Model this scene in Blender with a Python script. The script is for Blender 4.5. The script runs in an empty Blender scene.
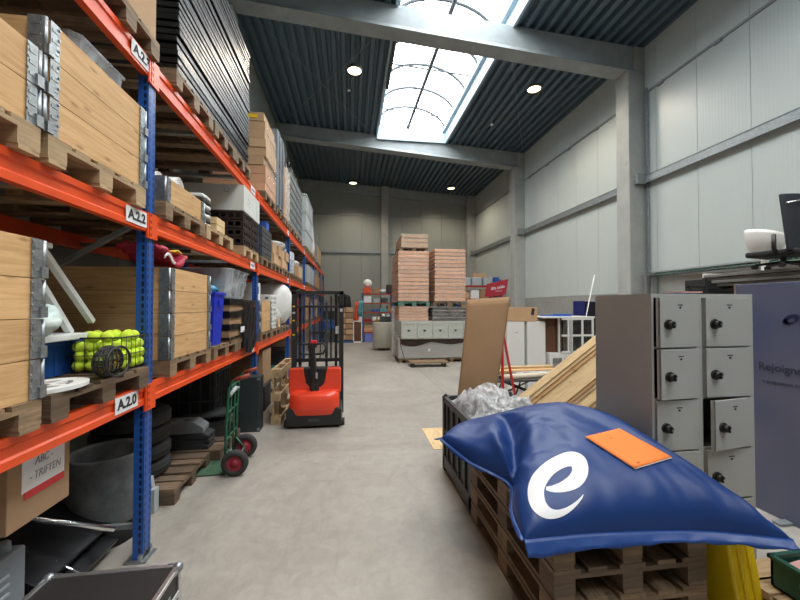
import bpy, math, random
from mathutils import Vector, Matrix
from mathutils.bvhtree import BVHTree
random.seed(7)
SC = bpy.context.scene
COL = SC.collection
PI = math.pi

# ------------------------------------------------------------------ camera maths (used to measure the place from the photo)
F = 360.0; CH = 1.72
YAW = math.atan(50/360.); PIT = math.atan(6.5/363.5)
FW = Vector((math.sin(YAW)*math.cos(PIT), math.cos(YAW)*math.cos(PIT), math.sin(PIT)))
RT = Vector((math.cos(YAW), -math.sin(YAW), 0)); UP = RT.cross(FW)
CAM = Vector((0, 0, CH))
def ray(px, py): return FW + RT*((px-400)/F) + UP*((300-py)/F)
def at(px, py, axis, v):
    d = ray(px, py); t = (v-CAM[axis])/d[axis]; return CAM + d*t
def yat(px, X): return at(px, 306, 0, X).y        # distance down the aisle of a point on the plane x = X

# ------------------------------------------------------------------ materials
MATS = {}
def nmat(name):
    m = bpy.data.materials.new(name); m.use_nodes = True
    nt = m.node_tree; b = nt.nodes['Principled BSDF']
    MATS[name] = m
    return m, nt, b
def N(nt, t, **k):
    n = nt.nodes.new(t)
    for a, v in k.items():
        if a in n.inputs.keys() if hasattr(n.inputs, 'keys') else False: n.inputs[a].default_value = v
        else: setattr(n, a, v)
    return n
def mat(name, col, rough=.6, metal=0., var=.12, scale=6., bump=0., bscale=60., coat=0., spec=.5, objvar=.0, wear=None):
    """plain surface with soft mottling, optional wear colour and bump"""
    m, nt, b = nmat(name); L = nt.links.new
    tc = N(nt, 'ShaderNodeTexCoord')
    no = N(nt, 'ShaderNodeTexNoise', Scale=scale, Detail=5.0, Roughness=.6); L(tc.outputs['Object'], no.inputs['Vector'])
    ramp = N(nt, 'ShaderNodeMapRange'); ramp.inputs['From Min'].default_value = .3; ramp.inputs['From Max'].default_value = .7
    ramp.inputs['To Min'].default_value = 1-var; ramp.inputs['To Max'].default_value = 1+var*.6
    L(no.outputs['Fac'], ramp.inputs['Value'])
    mul = N(nt, 'ShaderNodeVectorMath', operation='SCALE'); mul.inputs[0].default_value = col; L(ramp.outputs[0], mul.inputs['Scale'])
    out = mul.outputs[0]
    if objvar:
        oi = N(nt, 'ShaderNodeObjectInfo'); r2 = N(nt, 'ShaderNodeMapRange')
        r2.inputs['To Min'].default_value = 1-objvar; r2.inputs['To Max'].default_value = 1+objvar
        L(oi.outputs['Random'], r2.inputs['Value'])
        m2 = N(nt, 'ShaderNodeVectorMath', operation='SCALE'); L(out, m2.inputs[0]); L(r2.outputs[0], m2.inputs['Scale']); out = m2.outputs[0]
    if wear:
        n2 = N(nt, 'ShaderNodeTexNoise', Scale=wear[1], Detail=8.0, Roughness=.7); L(tc.outputs['Object'], n2.inputs['Vector'])
        cr = N(nt, 'ShaderNodeValToRGB'); cr.color_ramp.elements[0].position = wear[2]; cr.color_ramp.elements[1].position = wear[2]+.06
        L(n2.outputs['Fac'], cr.inputs[0])
        mx = N(nt, 'ShaderNodeMix', data_type='RGBA'); L(cr.outputs[0], mx.inputs[0]); L(out, mx.inputs[6]); mx.inputs[7].default_value = (*wear[0], 1); out = mx.outputs[2]
    L(out, b.inputs['Base Color'])
    b.inputs['Roughness'].default_value = rough; b.inputs['Metallic'].default_value = metal
    b.inputs['Coat Weight'].default_value = coat; b.inputs['Specular IOR Level'].default_value = spec
    if bump:
        n3 = N(nt, 'ShaderNodeTexNoise', Scale=bscale, Detail=4.0); L(tc.outputs['Object'], n3.inputs['Vector'])
        bp = N(nt, 'ShaderNodeBump', Strength=bump, Distance=.01); L(n3.outputs['Fac'], bp.inputs['Height']); L(bp.outputs[0], b.inputs['Normal'])
    return m
def wood(name, col, dark, rough=.65, tone=.14, grain=1., knots=True, objvar=.08, grime=0.):
    """boards: grain runs along u of the mesh's uv, every board has its own tone"""
    m, nt, b = nmat(name); L = nt.links.new
    uv = N(nt, 'ShaderNodeUVMap'); uv.uv_map = 'UVMap'
    mp = N(nt, 'ShaderNodeMapping'); mp.inputs['Scale'].default_value = (1.6, 22, 1); L(uv.outputs[0], mp.inputs[0])
    n1 = N(nt, 'ShaderNodeTexNoise', Scale=2.2, Detail=6.0, Roughness=.6, Distortion=.6); L(mp.outputs[0], n1.inputs['Vector'])
    cr = N(nt, 'ShaderNodeValToRGB'); e = cr.color_ramp.elements
    e[0].position = .34; e[0].color = (*dark, 1); e[1].position = .62; e[1].color = (*col, 1)
    L(n1.outputs['Fac'], cr.inputs[0])
    mx0 = N(nt, 'ShaderNodeMix', data_type='RGBA'); mx0.inputs[0].default_value = .8*grain
    mx0.inputs[6].default_value = (*col, 1); L(cr.outputs[0], mx0.inputs[7]); out = mx0.outputs[2]
    if knots:
        mp2 = N(nt, 'ShaderNodeMapping'); mp2.inputs['Scale'].default_value = (2.2, 7., 1); L(uv.outputs[0], mp2.inputs[0])
        vo = N(nt, 'ShaderNodeTexVoronoi', Scale=1.0, voronoi_dimensions='2D'); L(mp2.outputs[0], vo.inputs['Vector'])
        c2 = N(nt, 'ShaderNodeValToRGB'); c2.color_ramp.elements[0].position = .025; c2.color_ramp.elements[1].position = .085
        c2.color_ramp.elements[0].color = (1, 1, 1, 1); c2.color_ramp.elements[1].color = (0, 0, 0, 1)
        L(vo.outputs['Distance'], c2.inputs[0])
        km = N(nt, 'ShaderNodeMath', operation='MULTIPLY'); L(c2.outputs[0], km.inputs[0]); km.inputs[1].default_value = .6
        mx = N(nt, 'ShaderNodeMix', data_type='RGBA'); L(km.outputs[0], mx.inputs[0]); L(out, mx.inputs[6])
        mx.inputs[7].default_value = (dark[0]*.45, dark[1]*.4, dark[2]*.35, 1); out = mx.outputs[2]
    sx = N(nt, 'ShaderNodeSeparateXYZ'); L(uv.outputs[0], sx.inputs[0])
    dv = N(nt, 'ShaderNodeMath', operation='DIVIDE'); L(sx.outputs['Y'], dv.inputs[0]); dv.inputs[1].default_value = 10.
    fl = N(nt, 'ShaderNodeMath', operation='FLOOR'); L(dv.outputs[0], fl.inputs[0])
    wn = N(nt, 'ShaderNodeTexWhiteNoise', noise_dimensions='1D'); L(fl.outputs[0], wn.inputs['W'])
    mr = N(nt, 'ShaderNodeMapRange'); mr.inputs['To Min'].default_value = 1-tone; mr.inputs['To Max'].default_value = 1+tone; L(wn.outputs['Value'], mr.inputs['Value'])
    oi = N(nt, 'ShaderNodeObjectInfo'); mr2 = N(nt, 'ShaderNodeMapRange'); mr2.inputs['To Min'].default_value = 1-objvar; mr2.inputs['To Max'].default_value = 1+objvar
    L(oi.outputs['Random'], mr2.inputs['Value'])
    mm = N(nt, 'ShaderNodeMath', operation='MULTIPLY'); L(mr.outputs[0], mm.inputs[0]); L(mr2.outputs[0], mm.inputs[1])
    sc = N(nt, 'ShaderNodeVectorMath', operation='SCALE'); L(out, sc.inputs[0]); L(mm.outputs[0], sc.inputs['Scale']); out = sc.outputs[0]
    if grime:
        tc = N(nt, 'ShaderNodeTexCoord'); ng = N(nt, 'ShaderNodeTexNoise', Scale=5., Detail=8., Roughness=.75); L(tc.outputs['Object'], ng.inputs['Vector'])
        cg = N(nt, 'ShaderNodeValToRGB'); cg.color_ramp.elements[0].position = .42; cg.color_ramp.elements[1].position = .66; L(ng.outputs['Fac'], cg.inputs[0])
        gm = N(nt, 'ShaderNodeMath', operation='MULTIPLY'); L(cg.outputs[0], gm.inputs[0]); gm.inputs[1].default_value = grime
        mg = N(nt, 'ShaderNodeMix', data_type='RGBA'); L(gm.outputs[0], mg.inputs[0]); L(out, mg.inputs[6]); mg.inputs[7].default_value = (.09, .075, .06, 1); out = mg.outputs[2]
    L(out, b.inputs['Base Color']); b.inputs['Roughness'].default_value = rough; b.inputs['Specular IOR Level'].default_value = .3
    bp = N(nt, 'ShaderNodeBump', Strength=.25, Distance=.004); L(n1.outputs['Fac'], bp.inputs['Height']); L(bp.outputs[0], b.inputs['Normal'])
    return m
def clear(name, col, fac=.3, rough=.15, bump=.6, bscale=9., trans=0.):
    """thin clear or milky sheet: part see-through, part shiny, part white"""
    m, nt, b = nmat(name); L = nt.links.new
    out = nt.nodes['Material Output']
    tr = N(nt, 'ShaderNodeBsdfTransparent'); mx = N(nt, 'ShaderNodeMixShader')
    b.inputs['Base Color'].default_value = (*col, 1); b.inputs['Roughness'].default_value = rough
    b.inputs['Specular IOR Level'].default_value = .8
    tc = N(nt, 'ShaderNodeTexCoord'); no = N(nt, 'ShaderNodeTexNoise', Scale=bscale, Detail=4., Distortion=1.2); L(tc.outputs['Object'], no.inputs['Vector'])
    bp = N(nt, 'ShaderNodeBump', Strength=bump, Distance=.03); L(no.outputs['Fac'], bp.inputs['Height']); L(bp.outputs[0], b.inputs['Normal'])
    mr = N(nt, 'ShaderNodeMapRange'); mr.inputs['From Min'].default_value = .35; mr.inputs['From Max'].default_value = .7
    mr.inputs['To Min'].default_value = fac*.5; mr.inputs['To Max'].default_value = min(1, fac*1.5); L(no.outputs['Fac'], mr.inputs['Value'])
    L(mr.outputs[0], mx.inputs[0]); L(tr.outputs[0], mx.inputs[1])
    if trans:
        tl = N(nt, 'ShaderNodeBsdfTranslucent'); tl.inputs[0].default_value = (*col, 1); m2 = N(nt, 'ShaderNodeMixShader'); m2.inputs[0].default_value = trans
        L(b.outputs[0], m2.inputs[1]); L(tl.outputs[0], m2.inputs[2]); L(m2.outputs[0], mx.inputs[2])
    else: L(b.outputs[0], mx.inputs[2])
    L(mx.outputs[0], out.inputs[0])
    return m
def emis(name, col, s):
    m, nt, b = nmat(name); b.inputs['Base Color'].default_value = (*col, 1)
    b.inputs['Emission Color'].default_value = (*col, 1); b.inputs['Emission Strength'].default_value = s; return m

pine = wood('pine_boards', (.68, .43, .21), (.52, .29, .12))
pine_pale = wood('pale_spruce', (.78, .58, .33), (.60, .41, .20), tone=.1)
pal_wood = wood('pallet_wood', (.31, .21, .125), (.15, .095, .05), tone=.28, grime=.55)
pal_new = wood('fresh_pallet_wood', (.52, .37, .215), (.34, .22, .115), tone=.2, grime=.2)
pal_dark = wood('weathered_pallet_wood', (.21, .14, .09), (.10, .065, .04), tone=.3, grime=.5)
pal_green = wood('green_painted_wood', (.10, .22, .17), (.06, .15, .12), knots=False)
brown_wood = wood('brown_veneer', (.16, .075, .045), (.09, .04, .025), knots=False)
card = mat('corrugated_cardboard', (.36, .225, .13), .85, var=.06, scale=3, objvar=.1, spec=.15)
card_l = mat('pale_cardboard', (.52, .34, .20), .8, var=.08, scale=3, objvar=.12, spec=.2)
card_p = mat('pinkish_cardboard', (.62, .34, .20), .5, var=.1, scale=3, objvar=.14, spec=.4)
orange = mat('orange_powder_coat', (.83, .085, .012), .38, var=.08, scale=4, wear=((.25, .05, .02), 14, .69), bump=.05, bscale=25)
blue_h = None
galv = mat('galvanised_steel', (.36, .39, .41), .42, metal=.8, var=.3, scale=40, bump=.1, bscale=80)
hoopm = mat('dark_hoop_steel', (.05, .06, .065), .8, var=.05)
galv_d = mat('dull_galvanised_steel', (.30, .33, .34), .5, metal=.6, var=.2, scale=20)
chrome = mat('chrome', (.75, .76, .78), .15, metal=1., var=.02)
alu = mat('aluminium_edge', (.62, .63, .64), .32, metal=.9, var=.1, scale=20)
blackp = mat('black_plastic', (.018, .019, .02), .45, var=.2)
blackm = mat('black_matt', (.022, .022, .024), .75, var=.2)
darkg = mat('dark_grey_plastic', (.055, .06, .065), .5, var=.15)
greyp = mat('grey_plastic', (.22, .25, .28), .5, var=.08)
greyl = mat('pale_grey_plastic', (.42, .46, .48), .5, var=.08)
bluep = mat('royal_blue_plastic', (.015, .035, .52), .35, var=.05)
bluec = mat('blue_crate_plastic', (.02, .10, .42), .45, var=.08)
bluef = mat('far_blue_plastic', (.03, .09, .25), .5, var=.2)
white = mat('white_paint', (.80, .80, .78), .45, var=.03)
whitep = mat('white_plastic', (.82, .82, .80), .35, var=.02)
paper = mat('white_paper', (.82, .82, .83), .8, var=.02)
ink = mat('black_ink', (.02, .02, .022), .7, var=0)
inkf = mat('faint_marker', (.30, .28, .34), .8, var=.1)
red = mat('red_plastic', (.62, .02, .03), .4, var=.06)
redd = mat('dark_red_paint', (.33, .02, .02), .55, var=.15)
signred = mat('crimson_panel', (.36, .018, .035), .55, var=.04)
trk_red = mat('vermilion_truck_paint', (.86, .062, .022), .32, var=.05, coat=.3)
rubber = mat('black_rubber', (.03, .03, .031), .8, var=.25, bump=.3, bscale=120)
concd = mat('cement_grey', (.17, .18, .18), .85, var=.45, scale=7, bump=.2, bscale=60)
greenp = mat('dark_green_paint', (.012, .11, .055), .4, var=.1)
greenc = mat('dark_green_plastic', (.012, .075, .055), .5, var=.1)
yellow = mat('yellow_plastic', (.88, .60, .01), .35, var=.04)
tennis = mat('tennis_ball_felt', (.66, .86, .06), .9, var=.1, scale=60, bump=.4, bscale=200)
ballo = mat('orange_yellow_ball', (.90, .60, .03), .8, var=.1)
lockc = mat('warm_grey_locker_paint', (.36, .36, .335), .38, var=.03, scale=3)
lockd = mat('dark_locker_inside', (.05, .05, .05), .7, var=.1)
lockk = mat('light_grey_locker_paint', (.44, .455, .445), .35, var=.03, scale=3)
bagm = mat('navy_blue_nylon', (.006, .036, .165), .44, var=.05, scale=3, bump=.15, bscale=14, spec=.4)
hemm = mat('navy_blue_hem', (.010, .050, .22), .42, var=.05, scale=3, spec=.45)
prn = mat('white_print', (.76, .77, .80), .6, var=.02)
orp = mat('orange_paper', (.95, .22, .035), .7, var=.03)
teal = mat('teal_cloth', (.10, .32, .36), .8, var=.1)
redc = mat('orange_red_cloth', (.65, .10, .04), .8, var=.1)
beige = mat('beige_laminate', (.50, .49, .42), .5, var=.04)
greycab = mat('grey_green_paint', (.47, .50, .46), .5, var=.04)
cream = mat('cream_paper_tube', (.70, .62, .50), .6, var=.05)
film = clear('clear_stretch_film', (.85, .85, .85), fac=.16, rough=.12, bump=.9, bscale=7)
filmw = clear('milky_plastic_sheet', (.85, .86, .87), fac=.75, rough=.25, bump=.5, bscale=14, trans=.35)
tote = clear('clear_tote_plastic', (.70, .74, .78), fac=.42, rough=.3, bump=.1, bscale=4)
plexi = clear('scratched_clear_guard', (.02, .02, .022), fac=.16, rough=.2, bump=.05, bscale=4)
glass = clear('cabinet_glass', (.02, .02, .025), fac=.45, rough=.08, bump=.0, bscale=2)
blkfilm = mat('black_stretch_film', (.008, .008, .009), .36, var=.3, bump=1., bscale=9, spec=.3)
brnplast = mat('dark_brown_crate_plastic', (.028, .016, .015), .45, var=.2)
whitefelt = mat('off_white_bag_cloth', (.72, .72, .70), .6, var=.06, bump=.3, bscale=12)
sheets = mat('faded_mesh_cloth', (.30, .36, .36), .8, var=.3, scale=30)

def mk_blue():
    m, nt, b = nmat('blue_post_with_punched_slots'); L = nt.links.new
    tc = N(nt, 'ShaderNodeTexCoord'); s = N(nt, 'ShaderNodeSeparateXYZ'); L(tc.outputs['Object'], s.inputs[0])
    g = N(nt, 'ShaderNodeNewGeometry'); sn = N(nt, 'ShaderNodeSeparateXYZ'); L(g.outputs['Normal'], sn.inputs[0])
    def M(op, a, bv=None, c=None):
        n = N(nt, 'ShaderNodeMath', operation=op)
        for i, v in enumerate((a, bv, c)):
            if v is None: continue
            if isinstance(v, (int, float)): n.inputs[i].default_value = v
            else: L(v, n.inputs[i])
        return n.outputs[0]
    fz = M('SUBTRACT', M('FRACT', M('MULTIPLY', s.outputs['Z'], 20.)), .5)          # a hole every 5 cm
    zz = M('POWER', M('MULTIPLY', fz, 2.6), 2.)
    ay = M('ABSOLUTE', M('SUBTRACT', M('ABSOLUTE', s.outputs['Y']), .026))
    yy = M('POWER', M('MULTIPLY', ay, 130.), 2.)
    hy = M('LESS_THAN', M('ADD', zz, yy), 1.)
    fx = M('POWER', M('MULTIPLY', M('SUBTRACT', M('ABSOLUTE', s.outputs['X']), .022), 110.), 2.)
    hx = M('LESS_THAN', M('ADD', zz, fx), 1.)
    isx = M('GREATER_THAN', M('ABSOLUTE', sn.outputs['X']), .5)
    hole = M('ADD', M('MULTIPLY', hy, isx), M('MULTIPLY', hx, M('SUBTRACT', 1., isx)))
    no = N(nt, 'ShaderNodeTexNoise', Scale=9., Detail=6.); L(tc.outputs['Object'], no.inputs['Vector'])
    c1 = N(nt, 'ShaderNodeMix', data_type='RGBA'); L(no.outputs['Fac'], c1.inputs[0]); c1.inputs[6].default_value = (.010, .07, .33, 1); c1.inputs[7].default_value = (.018, .11, .42, 1)
    mx = N(nt, 'ShaderNodeMix', data_type='RGBA'); L(hole, mx.inputs[0]); L(c1.outputs[2], mx.inputs[6]); mx.inputs[7].default_value = (.004, .008, .02, 1)
    L(mx.outputs[2], b.inputs['Base Color']); b.inputs['Roughness'].default_value = .4
    return m
blue_h = mk_blue()

def mk_floor():
    m, nt, b = nmat('polished_concrete'); L = nt.links.new
    tc = N(nt, 'ShaderNodeTexCoord')
    a = N(nt, 'ShaderNodeTexNoise', Scale=.55, Detail=9., Roughness=.65, Distortion=1.2); L(tc.outputs['Object'], a.inputs['Vector'])
    c = N(nt, 'ShaderNodeValToRGB'); e = c.color_ramp.elements
    e[0].position = .3; e[0].color = (.275, .253, .222, 1); e[1].position = .7; e[1].color = (.41, .382, .345, 1)
    L(a.outputs['Fac'], c.inputs[0])
    n2 = N(nt, 'ShaderNodeTexNoise', Scale=7., Detail=8., Roughness=.7, Distortion=.8); L(tc.outputs['Object'], n2.inputs['Vector'])
    r = N(nt, 'ShaderNodeMapRange'); r.inputs['From Min'].default_value = .3; r.inputs['From Max'].default_value = .7; r.inputs['To Min'].default_value = .84; r.inputs['To Max'].default_value = 1.1
    L(n2.outputs['Fac'], r.inputs['Value'])
    s = N(nt, 'ShaderNodeVectorMath', operation='SCALE'); L(c.outputs[0], s.inputs[0]); L(r.outputs[0], s.inputs['Scale'])
    # dark tyre scuffs
    mp = N(nt, 'ShaderNodeMapping'); mp.inputs['Scale'].default_value = (2.4, .5, 1); mp.inputs['Rotation'].default_value = (0, 0, .2); L(tc.outputs['Object'], mp.inputs[0])
    n3 = N(nt, 'ShaderNodeTexNoise', Scale=1.7, Detail=10., Roughness=.8, Distortion=2.5); L(mp.outputs[0], n3.inputs['Vector'])
    c3 = N(nt, 'ShaderNodeValToRGB'); c3.color_ramp.elements[0].position = .53; c3.color_ramp.elements[1].position = .75; L(n3.outputs['Fac'], c3.inputs[0])
    k = N(nt, 'ShaderNodeMath', operation='MULTIPLY'); L(c3.outputs[0], k.inputs[0]); k.inputs[1].default_value = .45
    mx = N(nt, 'ShaderNodeMix', data_type='RGBA'); L(k.outputs[0], mx.inputs[0]); L(s.outputs[0], mx.inputs[6]); mx.inputs[7].default_value = (.20, .19, .175, 1)
    # saw-cut joints every six metres
    sp = N(nt, 'ShaderNodeSeparateXYZ'); L(tc.outputs['Object'], sp.inputs[0])
    outs = []
    for ax, off, per in (('X', 2.63, 4.5), ('Y', 5.2, 40.)):
        q = N(nt, 'ShaderNodeMath', operation='ADD'); L(sp.outputs[ax], q.inputs[0]); q.inputs[1].default_value = off
        w = N(nt, 'ShaderNodeMath', operation='PINGPONG'); L(q.outputs[0], w.inputs[0]); w.inputs[1].default_value = per/2
        lt = N(nt, 'ShaderNodeMath', operation='LESS_THAN'); L(w.outputs[0], lt.inputs[0]); lt.inputs[1].default_value = .004; outs.append(lt)
    ad = N(nt, 'ShaderNodeMath', operation='MAXIMUM'); L(outs[0].outputs[0], ad.inputs[0]); L(outs[1].outputs[0], ad.inputs[1])
    mj = N(nt, 'ShaderNodeMix', data_type='RGBA'); L(ad.outputs[0], mj.inputs[0]); L(mx.outputs[2], mj.inputs[6]); mj.inputs[7].default_value = (.12, .115, .105, 1)
    L(mj.outputs[2], b.inputs['Base Color'])
    rr = N(nt, 'ShaderNodeMapRange'); rr.inputs['To Min'].default_value = .38; rr.inputs['To Max'].default_value = .62; L(n2.outputs['Fac'], rr.inputs['Value']); L(rr.outputs[0], b.inputs['Roughness'])
    bp = N(nt, 'ShaderNodeBump', Strength=.06, Distance=.02); L(n2.outputs['Fac'], bp.inputs['Height']); L(bp.outputs[0], b.inputs['Normal'])
    b.inputs['Specular IOR Level'].default_value = .35
    return m
floor_m = mk_floor()
conc = mat('cast_concrete', (.37, .38, .365), .85, var=.12, scale=2.5, bump=.25, bscale=30, wear=((.28, .28, .26), 3., .62))
conc_b = mat('grey_concrete_beam', (.30, .33, .335), .85, var=.16, scale=2.5, bump=.3, bscale=30)
plinth = mat('concrete_plinth', (.30, .30, .28), .85, var=.14, scale=3, bump=.3, bscale=40)
deckm = mat('grey_blue_roof_deck', (.10, .15, .19), .42, var=.05, scale=1.5, metal=.25)
curbm = mat('pale_blue_curb', (.38, .50, .58), .45, var=.04)

def mk_panel(name, col, ribs):
    m, nt, b = nmat(name); L = nt.links.new
    tc = N(nt, 'ShaderNodeTexCoord'); s = N(nt, 'ShaderNodeSeparateXYZ'); L(tc.outputs['Object'], s.inputs[0])
    no = N(nt, 'ShaderNodeTexNoise', Scale=.8, Detail=4.); L(tc.outputs['Object'], no.inputs['Vector'])
    c = N(nt, 'ShaderNodeMix', data_type='RGBA'); L(no.outputs['Fac'], c.inputs[0]); c.inputs[6].default_value = (*[v*.93 for v in col], 1); c.inputs[7].default_value = (*[v*1.05 for v in col], 1)
    L(c.outputs[2], b.inputs['Base Color']); b.inputs['Roughness'].default_value = .36; b.inputs['Specular IOR Level'].default_value = .5
    q = N(nt, 'ShaderNodeMath', operation='MULTIPLY'); L(s.outputs[ribs], q.inputs[0]); q.inputs[1].default_value = 2*PI/.06
    sn = N(nt, 'ShaderNodeMath', operation='SINE'); L(q.outputs[0], sn.inputs[0])
    bp = N(nt, 'ShaderNodeBump', Strength=.07, Distance=.012); L(sn.outputs[0], bp.inputs['Height']); L(bp.outputs[0], b.inputs['Normal'])
    return m
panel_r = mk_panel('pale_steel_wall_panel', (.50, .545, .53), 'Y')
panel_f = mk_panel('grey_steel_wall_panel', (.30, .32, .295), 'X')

# ------------------------------------------------------------------ mesh builder
class MB:
    def __init__(s): s.v = []; s.f = []; s.uv = []; s.sm = []
    def add(s, vs, fs, uvs=None, smooth=False):
        o = len(s.v); s.v += [tuple(v) for v in vs]
        for i, f in enumerate(fs):
            s.f.append([o+k for k in f]); s.uv.append(uvs[i] if uvs else [(0., 0.)]*len(f)); s.sm.append(smooth)
    def box(s, c, d, R=None, taper=1.):
        """c centre, d full size, R rotation matrix; taper shrinks the bottom"""
        hx, hy, hz = d[0]/2, d[1]/2, d[2]/2
        P = [Vector((x*(taper if z < 0 else 1), y*(taper if z < 0 else 1), z)) for x, y, z in
             ((-hx, -hy, -hz), (hx, -hy, -hz), (hx, hy, -hz), (-hx, hy, -hz), (-hx, -hy, hz), (hx, -hy, hz), (hx, hy, hz), (-hx, hy, hz))]
        fs = [(0, 3, 2, 1), (4, 5, 6, 7), (0, 1, 5, 4), (1, 2, 6, 5), (2, 3, 7, 6), (3, 0, 4, 7)]
        la = max(range(3), key=lambda i: d[i]); ou = random.random()*9; ov = 10*random.randint(0, 60)+random.random()*2+1
        uvs = []
        for k, f in enumerate(fs):
            nax = (2, 2, 1, 0, 1, 0)[k]; ax = [i for i in range(3) if i != nax]
            if ax[1] == la: ax.reverse()
            elif ax[0] != la: pass
            uvs.append([(P[i][ax[0]]+ou, P[i][ax[1]]+ov+.4*nax) for i in f])
        if R is not None: P = [R @ p for p in P]
        c = Vector(c); s.add([p+c for p in P], fs, uvs); return s
    def bx(s, x0, x1, y0, y1, z0, z1): return s.box(((x0+x1)/2, (y0+y1)/2, (z0+z1)/2), (abs(x1-x0), abs(y1-y0), abs(z1-z0)))
    def bar(s, a, b, w, h, roll=0.):
        a = Vector(a); b = Vector(b); d = b-a; q = d.to_track_quat('Z', 'Y').to_matrix()
        if roll: q = q @ Matrix.Rotation(roll, 3, 'Z')
        return s.box((a+b)/2, (w, h, d.length), q)
    def cyl(s, a, b, r, r2=None, n=14, cap=True):
        a = Vector(a); b = Vector(b); r2 = r if r2 is None else r2; q = (b-a).to_track_quat('Z', 'Y').to_matrix()
        vs = []
        for p, rr in ((a, r), (b, r2)):
            for i in range(n): t = 2*PI*i/n; vs.append(p+q @ Vector((rr*math.cos(t), rr*math.sin(t), 0)))
        s.add(vs, [(i, (i+1) % n, n+(i+1) % n, n+i) for i in range(n)], smooth=True)
        if cap:
            o = len(s.v)-2*n
            s.f.append([o+i for i in range(n)][::-1]); s.uv.append([(0, 0)]*n); s.sm.append(False)
            s.f.append([o+n+i for i in range(n)]); s.uv.append([(0, 0)]*n); s.sm.append(False)
        return s
    def tube(s, pts, r, n=8, closed=False):
        pts = [Vector(p) for p in pts]; m = len(pts); vs = []; up = None
        for i, p in enumerate(pts):
            d = (pts[(i+1) % m] if closed or i < m-1 else p) - (pts[i-1] if closed or i > 0 else p); d.normalize()
            if up is None: up = Vector((0, 0, 1)) if abs(d.z) < .9 else Vector((1, 0, 0))
            x = d.cross(up); x.normalize(); y = x.cross(d)
            up = y.copy()
            rr = r[i] if isinstance(r, (list, tuple)) else r
            for k in range(n): t = 2*PI*k/n; vs.append(p+x*rr*math.cos(t)+y*rr*math.sin(t))
        R = range(m if closed else m-1)
        s.add(vs, [(i*n+k, ((i+1) % m)*n+k, ((i+1) % m)*n+(k+1) % n, i*n+(k+1) % n) for i in R for k in range(n)], smooth=True)
        if not closed:
            o = len(s.v)-m*n
            for fc in ([o+i for i in range(n)], [o+(m-1)*n+i for i in range(n)][::-1]): s.f.append(fc); s.uv.append([(0, 0)]*n); s.sm.append(False)
        return s
    def lathe(s, prof, c=(0, 0, 0), n=28, R=None):
        """prof: (r, z) pairs from bottom to top"""
        c = Vector(c); vs = []
        for r, z in prof:
            for i in range(n):
                t = 2*PI*i/n; p = Vector((r*math.cos(t), r*math.sin(t), z)); vs.append((R @ p if R else p)+c)
        s.add(vs, [(j*n+i, j*n+(i+1) % n, (j+1)*n+(i+1) % n, (j+1)*n+i) for j in range(len(prof)-1) for i in range(n)], smooth=True); return s
    def ball(s, c, r, n=14, sc=(1, 1, 1)):
        m = max(6, n//2); vs = []; c = Vector(c)
        for j in range(m+1):
            a = PI*j/m
            for i in range(n): t = 2*PI*i/n; vs.append(c+Vector((r*sc[0]*math.sin(a)*math.cos(t), r*sc[1]*math.sin(a)*math.sin(t), -r*sc[2]*math.cos(a))))
        s.add(vs, [(j*n+i, j*n+(i+1) % n, (j+1)*n+(i+1) % n, (j+1)*n+i) for j in range(m) for i in range(n)], smooth=True); return s
    def prism(s, poly, d, origin=(0, 0, 0), U=(1, 0, 0), V=(0, 0, 1)):
        """poly in (u, v), extruded by vector d"""
        O = Vector(origin); U = Vector(U); V = Vector(V); d = Vector(d); n = len(poly)
        a = [O+U*u+V*v for u, v in poly]; b = [p+d for p in a]
        s.add(a+b, [tuple(range(n))[::-1], tuple(range(n, 2*n))]+[(i, (i+1) % n, n+(i+1) % n, n+i) for i in range(n)],
              [[(p[0], p[1]+1) for p in poly][::-1], [(p[0], p[1]+1) for p in poly]]+[[(0, 1), (.1, 1), (.1, 1.1), (0, 1.1)]]*n); return s
    def grid(s, fn, nu, nv, smooth=True):
        vs = [fn(i/nu, j/nv) for j in range(nv+1) for i in range(nu+1)]
        s.add(vs, [(j*(nu+1)+i, j*(nu+1)+i+1, (j+1)*(nu+1)+i+1, (j+1)*(nu+1)+i) for j in range(nv) for i in range(nu)],
              [[(i*.1, j*.1)]*4 for j in range(nv) for i in range(nu)], smooth); return s
    def mesh(s, name, m):
        me = bpy.data.meshes.new(name); me.from_pydata(s.v, [], s.f); me.materials.append(m)
        ul = me.uv_layers.new(name='UVMap'); k = 0; flat = []
        for u in s.uv:
            for p in u: flat += [p[0], p[1]]
        ul.data.foreach_set('uv', flat); me.polygons.foreach_set('use_smooth', s.sm)
        me.validate(); me.update(); return me
    def ob(s, name, m, parent=None, bevel=0., solid=0., sub=0):
        return link(name, s.mesh(name, m), parent, bevel, solid, sub)
def link(name, me, parent=None, bevel=0., solid=0., sub=0):
    o = bpy.data.objects.new(name, me); COL.objects.link(o)
    if parent: o.parent = parent
    if solid: md = o.modifiers.new('s', 'SOLIDIFY'); md.thickness = solid; md.offset = 0
    if sub: md = o.modifiers.new('u', 'SUBSURF'); md.levels = md.render_levels = sub
    if bevel: md = o.modifiers.new('b', 'BEVEL'); md.width = bevel; md.segments = 2; md.limit_method = 'ANGLE'; md.harden_normals = False
    return o
def T(name, label, cat, loc=(0, 0, 0), rz=0., group=None):
    o = bpy.data.objects.new(name, None); COL.objects.link(o); o.location = loc; o.rotation_euler = (0, 0, rz); o.empty_display_size = .1
    o['label'] = label; o['category'] = cat
    if group: o['group'] = group
    return o
def tag(o, label, cat, group=None):
    o['label'] = label; o['category'] = cat
    if group: o['group'] = group
    return o
def struct(o): o['kind'] = 'structure'; return o
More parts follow.
